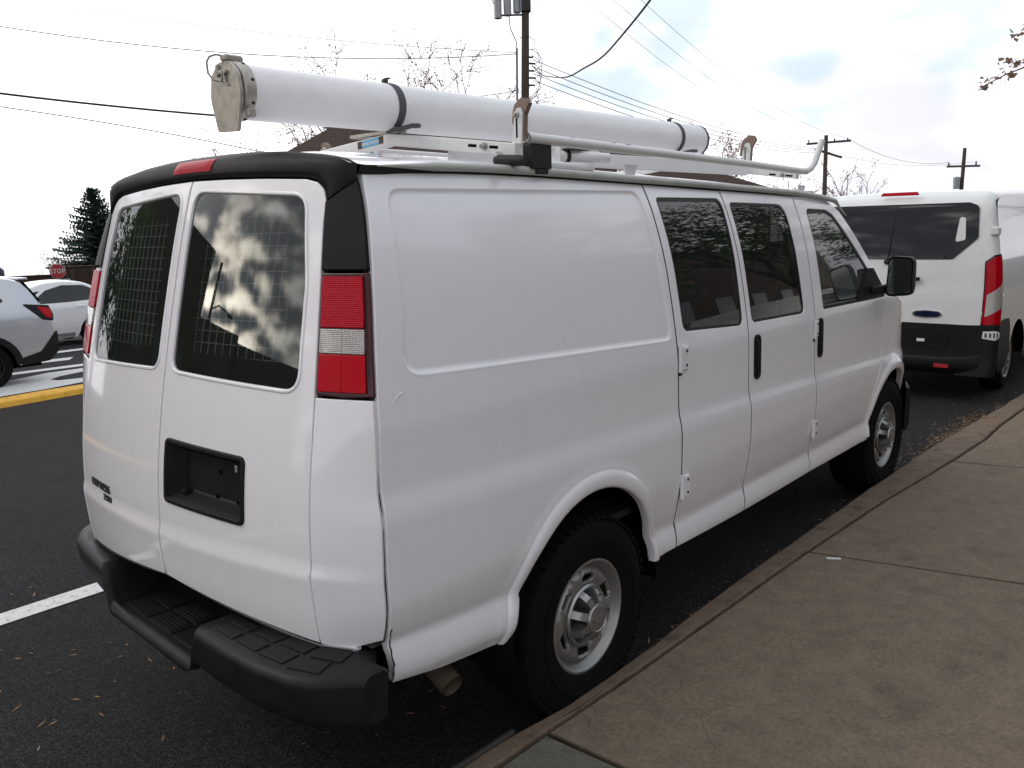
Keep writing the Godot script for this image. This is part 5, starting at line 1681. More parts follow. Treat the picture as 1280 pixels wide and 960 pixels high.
func build_second_van() -> void:
	var v := thing("passenger_van", "white van with wide rear window parked ahead of the ladder-rack van", "van", Vector3(-0.075, 0.0, -6.70))
	var hw := func(z: float, y: float) -> float:
		var w := hermite([0.25, 0.45, 0.9, 1.3, 1.6, 1.95, 2.1], [0.965, 0.985, 0.985, 0.965, 0.925, 0.865, 0.83], y)
		if z < -4.2: w -= 0.10 * (z + 4.2) * (z + 4.2)
		return w
	var top := [[0.0, 0.32], [0.02, 0.40], [0.02, 0.47], [0.015, 0.77], [0.0, 1.0], [-0.02, 1.36], [-0.10, 1.92], [-0.16, 2.02], [-0.26, 2.055], [-0.6, 2.075], [-2.0, 2.095], [-3.7, 2.09], [-4.1, 2.00], [-5.0, 1.32], [-5.3, 1.12], [-5.5, 0.98], [-5.58, 0.6], [-5.5, 0.3]]
	var low := [[-5.32, 0.30]]
	low.append_array(arch_outline(Vector2(-4.75, 0.34), 0.40, 0.36, false).map(func(q): return q))
	low.append_array([[-1.45, 0.30]])
	low.append_array(arch_outline(Vector2(-0.98, 0.34), 0.40, 0.36, false))
	low.append([-0.5, 0.34])
	shell(v, top, low, hw, M.white_paint, 0.02, 0.075)
	var zr := func(y: float) -> float: return hermite([0.3, 0.47, 0.77, 1.0, 1.36, 1.92, 2.0], [0.06, 0.03, 0.015, 0.0, -0.02, -0.10, -0.14], y)
	var face := func(q: Vector2) -> Vector3: return Vector3(q.x, q.y, zr.call(q.y) - 0.02 * q.x * q.x - 0.075 * (1.0 - sqrt(maxf(0.0, 1.0 - pow(clampf((absf(q.x) / float(hw.call(0.0, q.y)) - 0.86) / 0.14, 0.0, 1.0), 2.0)))))
	var ref := Vector3(0, 1, -2)
	var rp := func(called: String, poly: Array, m: Material, proud: float, rnd: float, parent: Node) -> MeshInstance3D:
		return panel(called, rounded(pv(poly), rnd, 5), [], face, m, parent, ref, 0.07, 0.003, 0.012, -proud)
	var wn: MeshInstance3D = rp.call("rear_window", [[-0.76, 1.58], [-0.74, 1.90], [-0.66, 1.935], [0.66, 1.935], [0.745, 1.90], [0.765, 1.60], [0.555, 1.395], [-0.555, 1.395]], M.privacy_glass, 0.004, 0.05, v)
	var bx := MB.new()   # a pale grab handle cover seen behind the glass
	panel("g", rounded(pv([[0.565, 1.56], [0.655, 1.58], [0.640, 1.79], [0.59, 1.80]]), 0.02, 3), [], face, M.sticker_white, null, ref, 0.06, 0.0, 0.0, -0.0075, bx)
	put("window_sticker", bx, M.sticker_white, wn)
	rp.call("high_brake_lamp", [[-0.19, 2.022], [0.19, 2.022], [0.165, 2.052], [-0.165, 2.052]], M.deep_red_lens, 0.012, 0.008, v)
	var wp := MB.new()
	wp.bar(Vector3(-0.045, 1.40, 0.000), Vector3(-0.005, 1.93, -0.098), 0.007, 0.008, Vector3.BACK, 0.002)
	wp.lathe(PackedVector2Array([Vector2(0.03, 0), Vector2(0.026, 0.03), Vector2(0, 0.034)]), Vector3(-0.05, 1.37, -0.02), Vector3.BACK, 16)
	put("rear_wiper", wp, M.rubber_seal, v)
	var lower: MeshInstance3D = rp.call("lower_tailgate", [[-0.83, 0.775], [-0.83, 0.37], [0.80, 0.37], [0.80, 0.762], [0.60, 0.768]], M.bumper_plastic, 0.006, 0.03, v)
	var rc: MeshInstance3D = rp.call("plate_recess", [[-0.34, 0.71], [-0.34, 0.52], [0.57, 0.52], [0.57, 0.715]], M.black_plastic, 0.010, 0.03, lower)
	rp.call("plate_lamp", [[0.285, 0.585], [0.36, 0.585], [0.36, 0.615], [0.285, 0.615]], M.sticker_white, 0.016, 0.004, rc)
	rp.call("badge", [[0.215, 0.862], [0.245, 0.835], [0.35, 0.825], [0.475, 0.835], [0.505, 0.862], [0.475, 0.890], [0.35, 0.900], [0.245, 0.890]], M.chrome, 0.012, 0.03, v)
	rp.call("badge_face", [[0.232, 0.862], [0.26, 0.842], [0.355, 0.834], [0.46, 0.842], [0.488, 0.862], [0.46, 0.882], [0.355, 0.890], [0.26, 0.882]], M.badge_blue, 0.016, 0.025, v.get_node("badge"))
	var hn := MB.new()
	hn.box(Vector3(0.20, 1.205, 0.02), Vector3(0.16, 0.035, 0.04), 0.01)
	put("tailgate_handle", hn, M.black_plastic, v)
	var bm := MB.new()
	var rows := []
	for i in 25:
		var u := lerpf(-1.0, 1.0, i / 24.0)
		var e := pow(absf(u), 7.0)
		var row := PackedVector3Array()
		for q in [[0.02, 0.46], [0.075, 0.455], [0.10, 0.43], [0.10, 0.36], [0.07, 0.29], [-0.05, 0.27]]: row.append(Vector3(u * 1.0, q[1] + 0.10 * e * (1.0 if q[1] > 0.4 else 0.0), q[0] - 0.14 * e - 0.02 * u * u))
		rows.append(row)
	bm.grid(rows)
	var bum := put("rear_bumper", bm, M.bumper_plastic, v)
	for x in [0.54, -0.54]:
		var rb := MB.new()
		rb.box(Vector3(x, 0.365, 0.096), Vector3(0.135, 0.038, 0.012), 0.003)
		put("reflector", rb, M.sign_red, bum)
	var sk := rounded(pv([[0.815, 0.64], [0.90, 0.60], [0.965, 0.63], [0.965, 0.70], [0.90, 0.72], [0.82, 0.70]]), 0.015, 3)
	# side cladding, lamps, hinges
	side_part(v, "corner_cladding", [[-0.122, 0.80], [-0.30, 0.81], [-0.50, 0.80], [-0.56, 0.72], [-0.60, 0.46], [-0.5, 0.30], [-0.122, 0.27]], hw, M.bumper_plastic, 0.006)
	side_part(v, "lower_cladding", [[-1.42, 0.48], [-1.42, 0.32], [-4.3, 0.32], [-4.3, 0.48]], hw, M.bumper_plastic, 0.006)
	for s in [1.0, -1.0]:
		var cf := func(q: Vector2) -> Vector3:
			var w: float = hw.call(0.0, q.y)
			var u := q.x
			var z: float = zr.call(q.y)
			if u < 0.0: return Vector3(s * (w * 0.86 + 0.243 * u), q.y, z - 0.018)
			if u > 0.8: return Vector3(s * (w + 0.0005 * (u - 0.8)), q.y, z - 0.095 - (u - 0.8) * 0.175)
			var a := u / 0.8 * PI * 0.5
			return Vector3(s * w * (0.86 + 0.14 * sin(a)), q.y, z - 0.02 - 0.075 * (1.0 - cos(a)))
		panel("lamp_surround", rounded(pv([[-0.02, 0.755], [0.90, 0.755], [0.985, 1.37], [0.82, 1.445], [0.40, 1.435], [0.06, 1.375]]), 0.03, 3), [], cf, M.red_edge, v, ref, 0.06, 0.003, 0.02, -0.010)
		var lamp := panel("tail_lamp", rounded(pv([[0.02, 0.775], [0.84, 0.775], [0.94, 1.36], [0.80, 1.425], [0.42, 1.415], [0.12, 1.36]]), 0.03, 3), [], cf, M.deep_red_lens, v, ref, 0.06, 0.004, 0.04, -0.014)
		panel("clear_lens", rounded(pv([[0.09, 0.845], [0.84, 0.955], [0.89, 1.185], [0.13, 1.06]]), 0.02, 2), [], cf, M.clear_lens, lamp, ref, 0.06, 0.002, 0.01, -0.018)
		panel("corner_bumper", pv([[-0.75, 0.27], [0.99, 0.27], [0.99, 0.80], [0.4, 0.772], [-0.75, 0.764]]), [], cf, M.bumper_plastic, v, ref, 0.06, 0.004, 0.03, -0.012)
		if s > 0:
			var st := panel("bumper_sticker", rounded(pv([[0.06, 0.645], [0.50, 0.625], [0.74, 0.655], [0.74, 0.700], [0.50, 0.718], [0.08, 0.712]]), 0.015, 3), [], cf, M.sticker_white, v, ref, 0.06, 0.0, 0.0, -0.016)
			for k in 4:
				panel("sticker_print", pv([[0.14 + k * 0.14, 0.655], [0.20 + k * 0.14, 0.652], [0.20 + k * 0.14, 0.694], [0.14 + k * 0.14, 0.696]]), [], cf, M.badge_grey, st, ref, 0.06, 0.0, 0.0, -0.0175)
		for y in [1.66, 1.02]:
			var hb := MB.new()
			hb.box(Vector3(s * (float(hw.call(-0.1, y)) - 0.02), y, -0.13), Vector3(0.07, 0.075, 0.12), 0.01)
			if s > 0 or y > 1.2: put("hinge", hb, M.white_paint, v)
	side_part(v, "side_window", [[-3.4, 1.86], [-3.4, 1.34], [-4.75, 1.30], [-4.3, 1.70], [-4.05, 1.86]], hw, M.privacy_glass, 0.003)
	side_part(v, "panel_field", [[-0.30, 1.86], [-0.26, 1.34], [-1.75, 1.34], [-1.75, 1.86]], hw, M.white_paint, -0.002, [1.0, -1.0], 0.06)
	for q in [[0.90, -0.98, 1.0], [-0.90, -0.98, -1.0], [0.90, -4.75, 1.0], [-0.90, -4.75, -1.0]]: car_wheel(v, Vector3(q[0], 0.345, q[1]), 0.345, q[2], M.rim_steel, 14)
	var ub := MB.new()
	ub.box(Vector3(0, 0.42, -2.8), Vector3(1.3, 0.24, 5.2))
	ub.box(Vector3(0, 0.48, -2.87), Vector3(1.88, 0.24, 2.85))
	put("underbody", ub, M.dark_void, v)
	for s in [1.0, -1.0]:
		for zc in [-0.98, -4.75]:
			var arch := MB.new()
			var r0 := PackedVector3Array(); var r1 := PackedVector3Array()
			for k in 17:
				var a := PI * k / 16.0
				r0.append(Vector3(s * 0.96, 0.34 + sin(a) * 0.41, zc + cos(a) * 0.41)); r1.append(Vector3(s * 0.62, 0.34 + sin(a) * 0.41, zc + cos(a) * 0.41))
			arch.grid([r0, r1]); arch.fan(r1)
			put("wheel_housing", arch, M.dark_void, v)

func build_cars() -> void:
	var v := thing("silver_suv", "silver estate car with black wheel-arch trim passing behind the yellow island kerb", "car", Vector3(-12.97, -0.465, -3.40))
	var hw := func(z: float, y: float) -> float:
		var w := hermite([0.2, 0.5, 0.9, 1.15, 1.75], [0.90, 0.935, 0.93, 0.90, 0.66], y)
		if z < 0.6: w -= 0.32 * (0.6 - z) * (0.6 - z)
		if z > 4.0: w -= 0.35 * (z - 4.0) * (z - 4.0)
		return w
	var top := [[0.22, 0.37], [0.05, 0.46], [0.0, 0.72], [0.01, 0.95], [0.13, 1.24], [0.36, 1.655], [0.46, 1.705], [0.8, 1.765], [1.8, 1.79], [2.6, 1.72], [3.35, 1.28], [3.6, 1.14], [4.5, 1.02], [4.78, 0.80], [4.82, 0.5], [4.7, 0.26]]
	var low := [[4.3, 0.25]]
	low.append_array(arch_outline(Vector2(3.85, 0.37), 0.41, 0.39, true))
	low.append_array([[3.4, 0.25], [1.58, 0.25]])
	low.append_array(arch_outline(Vector2(1.12, 0.37), 0.41, 0.39, true))
	low.append([0.66, 0.34])
	shell(v, top, low, hw, M.silver_paint, 0.03, 0.05)
	side_part(v, "rear_lamp", [[0.30, 1.245], [0.10, 1.20], [0.06, 1.12], [0.09, 1.03], [0.17, 1.06]], hw, M.deep_red_lens, 0.010, [1.0, -1.0], 0.02)
	side_part(v, "lamp_surround", [[0.52, 1.30], [0.09, 1.245], [0.045, 1.10], [0.06, 0.99], [0.24, 1.03]], hw, M.black_plastic, 0.006, [1.0, -1.0], 0.02)
	side_part(v, "lower_trim", [[0.02, 0.86], [0.03, 0.50], [0.20, 0.36], [0.66, 0.34], [0.62, 0.46], [0.33, 0.53]], hw, M.bumper_plastic, 0.012, [1.0, -1.0], 0.03)
	for zc in [1.12, 3.85]:
		var o := []
		for k in 17: o.append([zc + cos(PI * (k / 16.0)) * 0.50, 0.36 + sin(PI * (k / 16.0)) * 0.50])
		for k in 17: o.append([zc + cos(PI * (1.0 - k / 16.0)) * 0.40, 0.36 + sin(PI * (1.0 - k / 16.0)) * 0.40])
		side_part(v, "arch_trim", o, hw, M.bumper_plastic, 0.012, [1.0, -1.0], 0.0)
	side_part(v, "sill_trim", [[1.62, 0.42], [1.62, 0.26], [3.38, 0.26], [3.38, 0.42]], hw, M.bumper_plastic, 0.010)
	side_part(v, "side_window", [[0.74, 1.36], [0.98, 1.60], [2.45, 1.63], [3.05, 1.32], [2.0, 1.27], [1.0, 1.29]], hw, M.privacy_glass, 0.004, [1.0, -1.0], 0.04)
	var rw := MB.new()
	var rows := []
	for j in 6:
		var row := PackedVector3Array()
		for i in 11:
			var u := lerpf(-1.0, 1.0, i / 10.0)
			var y := lerpf(1.30, 1.63, j / 5.0)
			row.append(Vector3(u * (float(hw.call(0.3, y)) - 0.03), y, lerpf(0.165, 0.345, j / 5.0) - 0.008 + 0.025 * u * u))
		rows.append(row)
	rw.grid(rows)
	put("rear_window", rw, M.privacy_glass, v)
	var sp := MB.new()
	sp.box(Vector3(0, 1.685, 0.36), Vector3(1.22, 0.035, 0.16), 0.014)
	put("spoiler", sp, M.silver_paint, v)
	for q in [[0.915, 1.12, 1.0], [-0.915, 1.12, -1.0], [0.915, 3.85, 1.0], [-0.915, 3.85, -1.0]]: car_wheel(v, Vector3(q[0], 0.36, q[1]), 0.36, q[2], M.black_plastic, 5)
	var ub := MB.new(); ub.box(Vector3(0, 0.42, 2.4), Vector3(1.3, 0.3, 4.3)); ub.box(Vector3(0, 0.5, 2.5), Vector3(1.75, 0.4, 1.8))
	put("underbody", ub, M.dark_void, v)
	# white car on the far lane
	v = thing("white_car", "white car with dark side windows on the far side of the street", "car", Vector3(-20.35, -0.80, -5.0))
	hw = func(z: float, y: float) -> float:
		var w := hermite([0.2, 0.55, 0.95, 1.05, 1.62], [0.88, 0.93, 0.91, 0.88, 0.60], y)
		if z < -2.4: w -= 0.3 * (z + 2.4) * (z + 2.4)
		if z > 1.2: w -= 0.25 * (z - 1.2) * (z - 1.2)
		return w
	top = [[-3.1, 0.30], [-3.2, 0.5], [-3.2, 0.85], [-3.12, 1.05], [-2.75, 1.14], [-2.45, 1.40], [-2.2, 1.56], [-1.7, 1.625], [-1.2, 1.60], [-0.75, 1.47], [-0.3, 1.23], [0.1, 1.08], [1.2, 0.94], [1.6, 0.80], [1.68, 0.5], [1.6, 0.25]]
	low = [[1.25, 0.24]]
	low.append_array(arch_outline(Vector2(0.75, 0.33), 0.37, 0.35, true))
	low.append_array([[0.3, 0.22], [-1.75, 0.22]])
	low.append_array(arch_outline(Vector2(-2.2, 0.33), 0.37, 0.35, true))
	low.append([-2.68, 0.30])
	shell(v, top, low, hw, M.white_paint, 0.03, 0.05)
	side_part(v, "side_window", [[-0.72, 1.09], [-1.18, 1.40], [-1.6, 1.50], [-2.1, 1.47], [-2.45, 1.30], [-2.55, 1.12], [-1.6, 1.085]], hw, M.privacy_glass, 0.004, [1.0, -1.0], 0.03)
	side_part(v, "quarter_window", [[-0.40, 1.10], [-0.62, 1.10], [-1.05, 1.39], [-0.95, 1.39]], hw, M.privacy_glass, 0.004, [1.0, -1.0], 0.01)
	side_part(v, "door_handle", [[-1.80, 1.00], [-2.02, 1.00], [-2.02, 0.965], [-1.80, 0.965]], hw, M.chrome, 0.02, [1.0, -1.0], 0.01)
	side_part(v, "sill_trim", [[-1.7, 0.34], [0.2, 0.34], [0.2, 0.24], [-1.7, 0.24]], hw, M.galvanised, 0.010)
	for q in [[0.905, 0.75, 1.0], [-0.905, 0.75, -1.0], [0.905, -2.2, 1.0], [-0.905, -2.2, -1.0]]: car_wheel(v, Vector3(q[0], 0.33, q[1]), 0.33, q[2], M.rim_steel, 10)
	ub = MB.new(); ub.box(Vector3(0, 0.36, -0.7), Vector3(1.3, 0.26, 4.0)); ub.box(Vector3(0, 0.42, -0.72), Vector3(1.7, 0.36, 1.9))
	put("underbody", ub, M.dark_void, v)

# ------------------------------------------------------------------ trees, poles, wires, buildings
func grow(b: MB, tips: Array, p: Vector3, dir: Vector3, length: float, r: float, level: int, o: Dictionary) -> void:
	var steps := 5 if level < 2 else 3
	var path := PackedVector3Array([p]); var rad := PackedFloat32Array([r])
	var d := dir
	var end_r := r * (0.55 if level < o.levels else 0.35)
	for i in steps:
		d = (d + Vector3(rng.randfn(0, 1), rng.randfn(0, 1) + o.lift, rng.randfn(0, 1)) * o.wander).normalized()
		p += d * length / steps
		path.append(p); rad.append(lerpf(r, end_r, (i + 1.0) / steps))
		if level >= 1 and level < o.levels and i >= 1 and rng.randf() < 0.75:
			side_branch(b, tips, p, d, length * rng.randf_range(0.40, 0.65), rad[-1] * 0.6, level + 1, o)
		if level >= o.levels - 1: tips.append([p, d])
	b.tube(path, rad, 7 if level == 0 else (5 if level < 3 else 3), false)
	if level < o.levels:
		for k in o.split:
			side_branch(b, tips, p, d, length * rng.randf_range(0.55, 0.8), end_r * 0.85, level + 1, o)

func side_branch(b: MB, tips: Array, p: Vector3, d: Vector3, length: float, r: float, level: int, o: Dictionary) -> void:
	var s := d.cross(Vector3(rng.randfn(0, 1), rng.randfn(0, 1), rng.randfn(0, 1))).normalized()
	var a := deg_to_rad(rng.randf_range(18.0, 50.0))
	grow(b, tips, p, (d * cos(a) + s * sin(a)).normalized(), length, maxf(r, o.thin), level, o)

func leaf_mass(tips: Array, per: int, spread: float, size: Vector2) -> MB:
	var lf := MB.new()
	for t in tips:
		for k in per:
			if rng.randf() < 0.25: continue
			var c: Vector3 = t[0] + Vector3(rng.randfn(0, 1), rng.randfn(0, 1), rng.randfn(0, 1)) * spread
			var s := rng.randf_range(size.x, size.y)
			var bs := Basis.from_euler(Vector3(rng.randf() * TAU, rng.randf() * TAU, rng.randf() * TAU))
			lf.quad(c, c + bs * Vector3(0.4, 0.5, 0.1) * s, c + bs * Vector3(0.0, 1.1, 0) * s, c + bs * Vector3(-0.4, 0.5, 0.1) * s)
	return lf

func tree(label: String, at: Vector3, height: float, r: float, seed: int, o: Dictionary, leaf: Material, per: int, spread: float, size: Vector2, called := "budding_tree", group := "") -> Node3D:
	rng.seed = seed
	var t := thing(called, label, "tree", at, 0.0, group)
	var tr := MB.new(); var br := MB.new()
	var tips := []
	var path := PackedVector3Array(); var rad := PackedFloat32Array()
	var fork := height * 0.32
	var p := Vector3.ZERO
	for i in 6:
		path.append(p); rad.append(lerpf(r * 1.15, r * 0.75, i / 5.0))
		p += Vector3(rng.randfn(0, 0.02) * height * 0.3, fork / 5.0, rng.randfn(0, 0.02) * height * 0.3)
	tr.tube(path, rad, 10)
	put("trunk", tr, M.tree_bark, t)
	var n: int = o.get("limbs", 4)
	for k in n:
		var a := TAU * (k + rng.randf() * 0.6) / n
		var out: float = rng.randf_range(0.25, 0.65) * o.get("open", 1.0)
		grow(br, tips, path[-1] - Vector3(0, rng.randf() * fork * 0.25, 0), Vector3(cos(a) * out, 1.0, sin(a) * out).normalized(), height * rng.randf_range(0.22, 0.34), r * 0.5, 1, o)
	put("branches", br, M.twig_bark, t)
	if per > 0: stuff(put("leaves", leaf_mass(tips, per, spread, size), leaf, t))
	return t

func spruce(at: Vector3, height: float, spread: float) -> void:
	rng.seed = 77
	var t := thing("spruce_tree", "dark green conical spruce standing behind the brown wall at the left", "tree", at)
	var tr := MB.new()
	tr.tube(p3([[0, 0, 0], [0.02, height * 0.5, 0], [0, height, 0.01]]), PackedFloat32Array([0.2, 0.11, 0.015]), 8)
	put("trunk", tr, M.tree_bark, t)
	var nd := MB.new()
	var y := height * 0.03
	while y < height * 0.985:
		var f := 1.0 - y / height
		var n := int(lerpf(7, 24, f))
		for k in n:
			var a := rng.randf() * TAU
			var len := (spread * pow(f, 0.85) + 0.10) * rng.randf_range(0.72, 1.12)
			var dir := Vector3(cos(a), rng.randf_range(-0.25, 0.10) + 0.55 * (1.0 - f), sin(a)).normalized()
			var sd := Vector3(-sin(a), 0, cos(a))
			var base := Vector3(0, y + rng.randf_range(-0.05, 0.05), 0)
			var m := maxi(3, int(len / 0.16))
			for i in m:
				var u := (i + 0.6) / m
				var p := base + dir * len * u + Vector3(0, -0.16 * len * u * u + 0.10 * len * pow(u, 4.0), 0)
				var w := 0.30 * (1.05 - u * 0.75) * (0.5 + 0.5 * f)
				for s in [-1.0, 1.0]:
					var q: Vector3 = p + sd * s * w * rng.randf_range(0.7, 1.2) + dir * 0.16 + Vector3(0, rng.randf_range(-0.10, 0.01), 0)
					nd.tri(p + Vector3(0, 0.03, 0), p - Vector3(0, 0.03, 0) + dir * 0.09, q)
					nd.tri(p - dir * 0.06, p + dir * 0.05 + Vector3(0, 0.05, 0), q - dir * 0.12 - Vector3(0, 0.05, 0))
			var e := base + dir * len + Vector3(0, -0.06 * len, 0)
			nd.tri(e - sd * 0.03, e + sd * 0.03, e + dir * 0.15 + Vector3(0, 0.03, 0))
		y += lerpf(0.10, 0.20, f) * height / 6.0 * 0.75
	stuff(put("needles", nd, M.needle, t))

func cable(label: String, a: Vector3, b: Vector3, sag: float, r: float, group := "overhead wires", called := "overhead_wire") -> void:
	var path := PackedVector3Array()
	for i in 25:
		var t := i / 24.0
		path.append(a.lerp(b, t) - Vector3(0, sag * 4.0 * t * (1.0 - t), 0))
	var w := MB.new()
	w.tube(path, r, 5)
	tag(put(called, w, M.cable_black), label, "wire", group)

func curve_cable(label: String, pts: Array, r: float) -> void:
	var c := Curve3D.new()
	for i in pts.size():
		var tg: Vector3 = (pts[mini(i + 1, pts.size() - 1)] - pts[maxi(i - 1, 0)]) / 6.0
		c.add_point(pts[i], -tg, tg)
	c.bake_interval = 0.6
	var w := MB.new()
	w.tube(c.get_baked_points(), r, 6)
	tag(put("overhead_wire", w, M.cable_black), label, "wire", "overhead wires")

func pole(label: String, base: Vector3, height: float, r: float, lean: Vector3) -> Node3D:
	var p := thing("utility_pole", label, "utility pole", base)
	var b := MB.new()
	b.tube(PackedVector3Array([Vector3.ZERO, lean * 0.5 + Vector3(0, height * 0.5, 0), lean + Vector3(0, height, 0)]), PackedFloat32Array([r * 1.15, r, r * 0.82]), 14)
	put("shaft", b, M.pole_wood, p)
	return p

func build_street() -> void:
	# pole with three transformers
	var base := Vector3(-18.36, -0.72, -22.92)
	var p := pole("tall brown utility pole carrying three grey transformers, behind the pipe carrier", base, 12.6, 0.15, Vector3(0.30, 0, -0.18))
	var cb := MB.new()
	cb.tube(p3([[-0.16, 0.3, 0.13], [-0.02, 6.5, 0.15], [0.02, 8.82, 0.13]]), 0.045, 8)
	put("conduit", cb, M.grey_conduit, p)
	for k in 3:
		var tm := MB.new()
		var dx := 0.31 + 0.345 * k
		var o := Vector3(-0.66, 0, -0.75).normalized() * 0.0 + Vector3(0.26, 10.02 - 0.09 * k, -0.14) + Vector3(-0.665, 0, 0.585).normalized() * dx
		tm.lathe(PackedVector2Array([Vector2(0, 0), Vector2(0.13, 0.01), Vector2(0.14, 0.04), Vector2(0.14, 0.62), Vector2(0.152, 0.63), Vector2(0.152, 0.66), Vector2(0.10, 0.70), Vector2(0, 0.71)]), o, Vector3.UP, 20)
		tm.lathe(PackedVector2Array([Vector2(0.03, 0.69), Vector2(0.045, 0.73), Vector2(0.03, 0.77), Vector2(0.045, 0.80), Vector2(0.02, 0.86), Vector2(0, 0.87)]), o + Vector3(0.03, 0, 0.02), Vector3.UP, 10)
		put("transformer", tm, M.transformer_grey, p)
	var hw := MB.new()
	hw.box(Vector3(0.28, 10.3, -0.13), Vector3(0.34, 0.50, 0.34), 0.02, Basis(Vector3.UP, 0.72))
	hw.bar(Vector3(0.3, 10.62, -0.1), Vector3(-0.55, 10.62, 0.62), 0.06, 0.08)
	hw.bar(Vector3(0.3, 9.95, -0.1), Vector3(-0.55, 9.95, 0.62), 0.05, 0.06)
	hw.tube(p3([[-0.18, 9.95, 0.28], [-0.16, 9.5, 0.25], [0.0, 9.05, 0.12], [0.02, 8.8, 0.12]]), 0.02, 6)
	hw.tube(p3([[-0.62, 10.9, 0.66], [-0.66, 10.6, 0.70], [-0.58, 10.35, 0.64]]), 0.015, 6)
	hw.tube(p3([[0.10, 9.18, 0.05], [0.4, 9.20, -0.1], [0.55, 9.05, -0.3], [0.45, 8.9, -0.3]]), 0.012, 6)
	put("bracket", hw, M.cable_black, p)
	var co := MB.new()
	for q in [[8.52, 0.0], [8.3, 0.05], [8.05, 0.02], [7.8, 0.06], [7.55, 0.03]]:
		co.bar(Vector3(0.18, q[0], -0.05), Vector3(0.42 + q[1], q[0] - 0.02, -0.30 - q[1]), 0.05, 0.06)
		co.tube(p3([[0.36, q[0] + 0.28, -0.28], [0.52 + q[1], q[0] + 0.12, -0.44], [0.60, q[0] - 0.12, -0.5], [0.44, q[0] - 0.26, -0.36]]), 0.013, 5)
	co.tube(p3([[0.20, 8.75, -0.1], [0.50, 8.80, -0.38], [0.66, 8.40, -0.52], [0.62, 7.7, -0.48], [0.5, 7.2, -0.35], [0.22, 6.85, -0.08]]), 0.014, 5)
	put("wire_clamps", co, M.cable_black, p)
	# two farther poles
	var b2 := Vector3(-22.95, -0.95, -64.7)
	var p2 := pole("distant wooden utility pole with two dark crossarms, behind the upturned end of the ladder rack", b2, 8.75, 0.17, Vector3(-0.05, 0, 0))
	var ca := MB.new()
	ca.bar(Vector3(-1.36, 8.18, 0.5), Vector3(1.60, 8.26, -0.66), 0.13, 0.16)
	ca.bar(Vector3(-0.85, 7.78, 0.1), Vector3(1.05, 7.05, -0.4), 0.14, 0.17)
	for k in 4: ca.tube(PackedVector3Array([Vector3(-1.2 + k * 0.86, 8.2, 0.45 - k * 0.33), Vector3(-1.2 + k * 0.86, 8.48, 0.45 - k * 0.33)]), 0.05, 6)
	put("crossarm", ca, M.pole_wood, p2)
	var p3n := pole("far utility pole with one crossarm and a grey transformer, above the second van's roof", Vector3(-16.0, -0.70, -75.3), 7.5, 0.16, Vector3(0.14, 0, 0))
	var cc := MB.new()
	cc.bar(Vector3(-1.05, 6.12, 0.3), Vector3(1.3, 6.05, -0.2), 0.14, 0.16)
	for k in 3: cc.tube(PackedVector3Array([Vector3(-0.9 + k * 0.95, 6.1, 0.28 - k * 0.2), Vector3(-0.9 + k * 0.95, 6.42, 0.28 - k * 0.2)]), 0.06, 6)
	put("crossarm", cc, M.pole_wood, p3n)
	var t3 := MB.new()
	t3.lathe(PackedVector2Array([Vector2(0, 0), Vector2(0.25, 0.02), Vector2(0.27, 0.9), Vector2(0.2, 0.98), Vector2(0, 1.0)]), Vector3(-0.25, 4.3, 0.3), Vector3.UP, 18)
	put("transformer", t3, M.transformer_grey, p3n)
	# wires
	var P := base
	cable("thick black cable sagging across the left sky, passing behind the pipe's end cap", Vector3(-27.6, 7.0, 0.5), P + Vector3(0.15, 6.1, 0.1), 0.65, 0.034)
	cable("thin wire low in the left sky, running down behind the van's roof", Vector3(-23.6, 5.6, 0.4), Vector3(-16.45, 3.1, -15.06), -0.45, 0.013)
	cable("thin drop wire branching from the low left wire towards the brown roof", Vector3(-19.67, 4.70, -10.69), Vector3(-17.3, 3.3, -14.3), 0.10, 0.010)
	cable("thin wire meeting the tall pole just above the pipe, from the far left", Vector3(-30.3, 9.4, -2.6), P + Vector3(0.05, 8.62, 0.15), 0.95, 0.015)
	cable("faint upper wire reaching the tall pole from the left", Vector3(-28.0, 9.35, -11.2), P + Vector3(0.05, 8.66, 0.15), 0.20, 0.010)
	cable("short wire joining the tall pole low on its left side", Vector3(-24.5, 6.9, -15.5), P + Vector3(0.0, 7.35, 0.15), 0.45, 0.013)
	cable("faint high wire in the top left of the sky", Vector3(-31.0, 9.6, -2.0), Vector3(-25.5, 9.2, -15.5), 0.12, 0.008)
	curve_cable("thick black cable looping down from the top of the sky to the tall pole", [P + Vector3(0.45, 8.2, -0.2), Vector3(-16.2, 6.78, -21.5), Vector3(-14.36, 6.29, -19.68), Vector3(-12.0, 5.75, -17.3), Vector3(-10.08, 5.51, -15.39), Vector3(-8.5, 5.33, -13.8), Vector3(-7.23, 5.30, -12.5), Vector3(-5.1, 5.34, -10.29), Vector3(-3.7, 5.45, -8.8), Vector3(-1.6, 5.8, -6.6)], 0.020)
	for k in 4:
		var off := float(k) * 0.24
		cable(["topmost of the four wires running from the tall pole to the distant pole", "second of the four wires running from the tall pole to the distant pole", "third of the four wires running from the tall pole to the distant pole", "lowest of the four wires running from the tall pole to the distant pole"][k], P + Vector3(0.42, 8.42 - off, -0.30), b2 + Vector3(-0.8 + k * 0.5, 7.9 - off * 0.6, 0.3), 0.55 + 0.1 * k, 0.014)
	for k in 3:
		cable(["left of the three high wires over the street above the pole wires", "middle of the three high wires over the street above the pole wires", "right of the three high wires over the street above the pole wires"][k], P + Vector3(0.35 + 0.75 * k, 12.2, -0.3 - 0.7 * k), b2 + Vector3(-1.2 + k * 1.25, 8.5, 0.45 - k * 0.45), 1.2, 0.009)
	cable("wire between the two distant poles", b2 + Vector3(1.4, 8.4, -0.6), Vector3(-16.9, 5.75, -75.0), 0.7, 0.014)
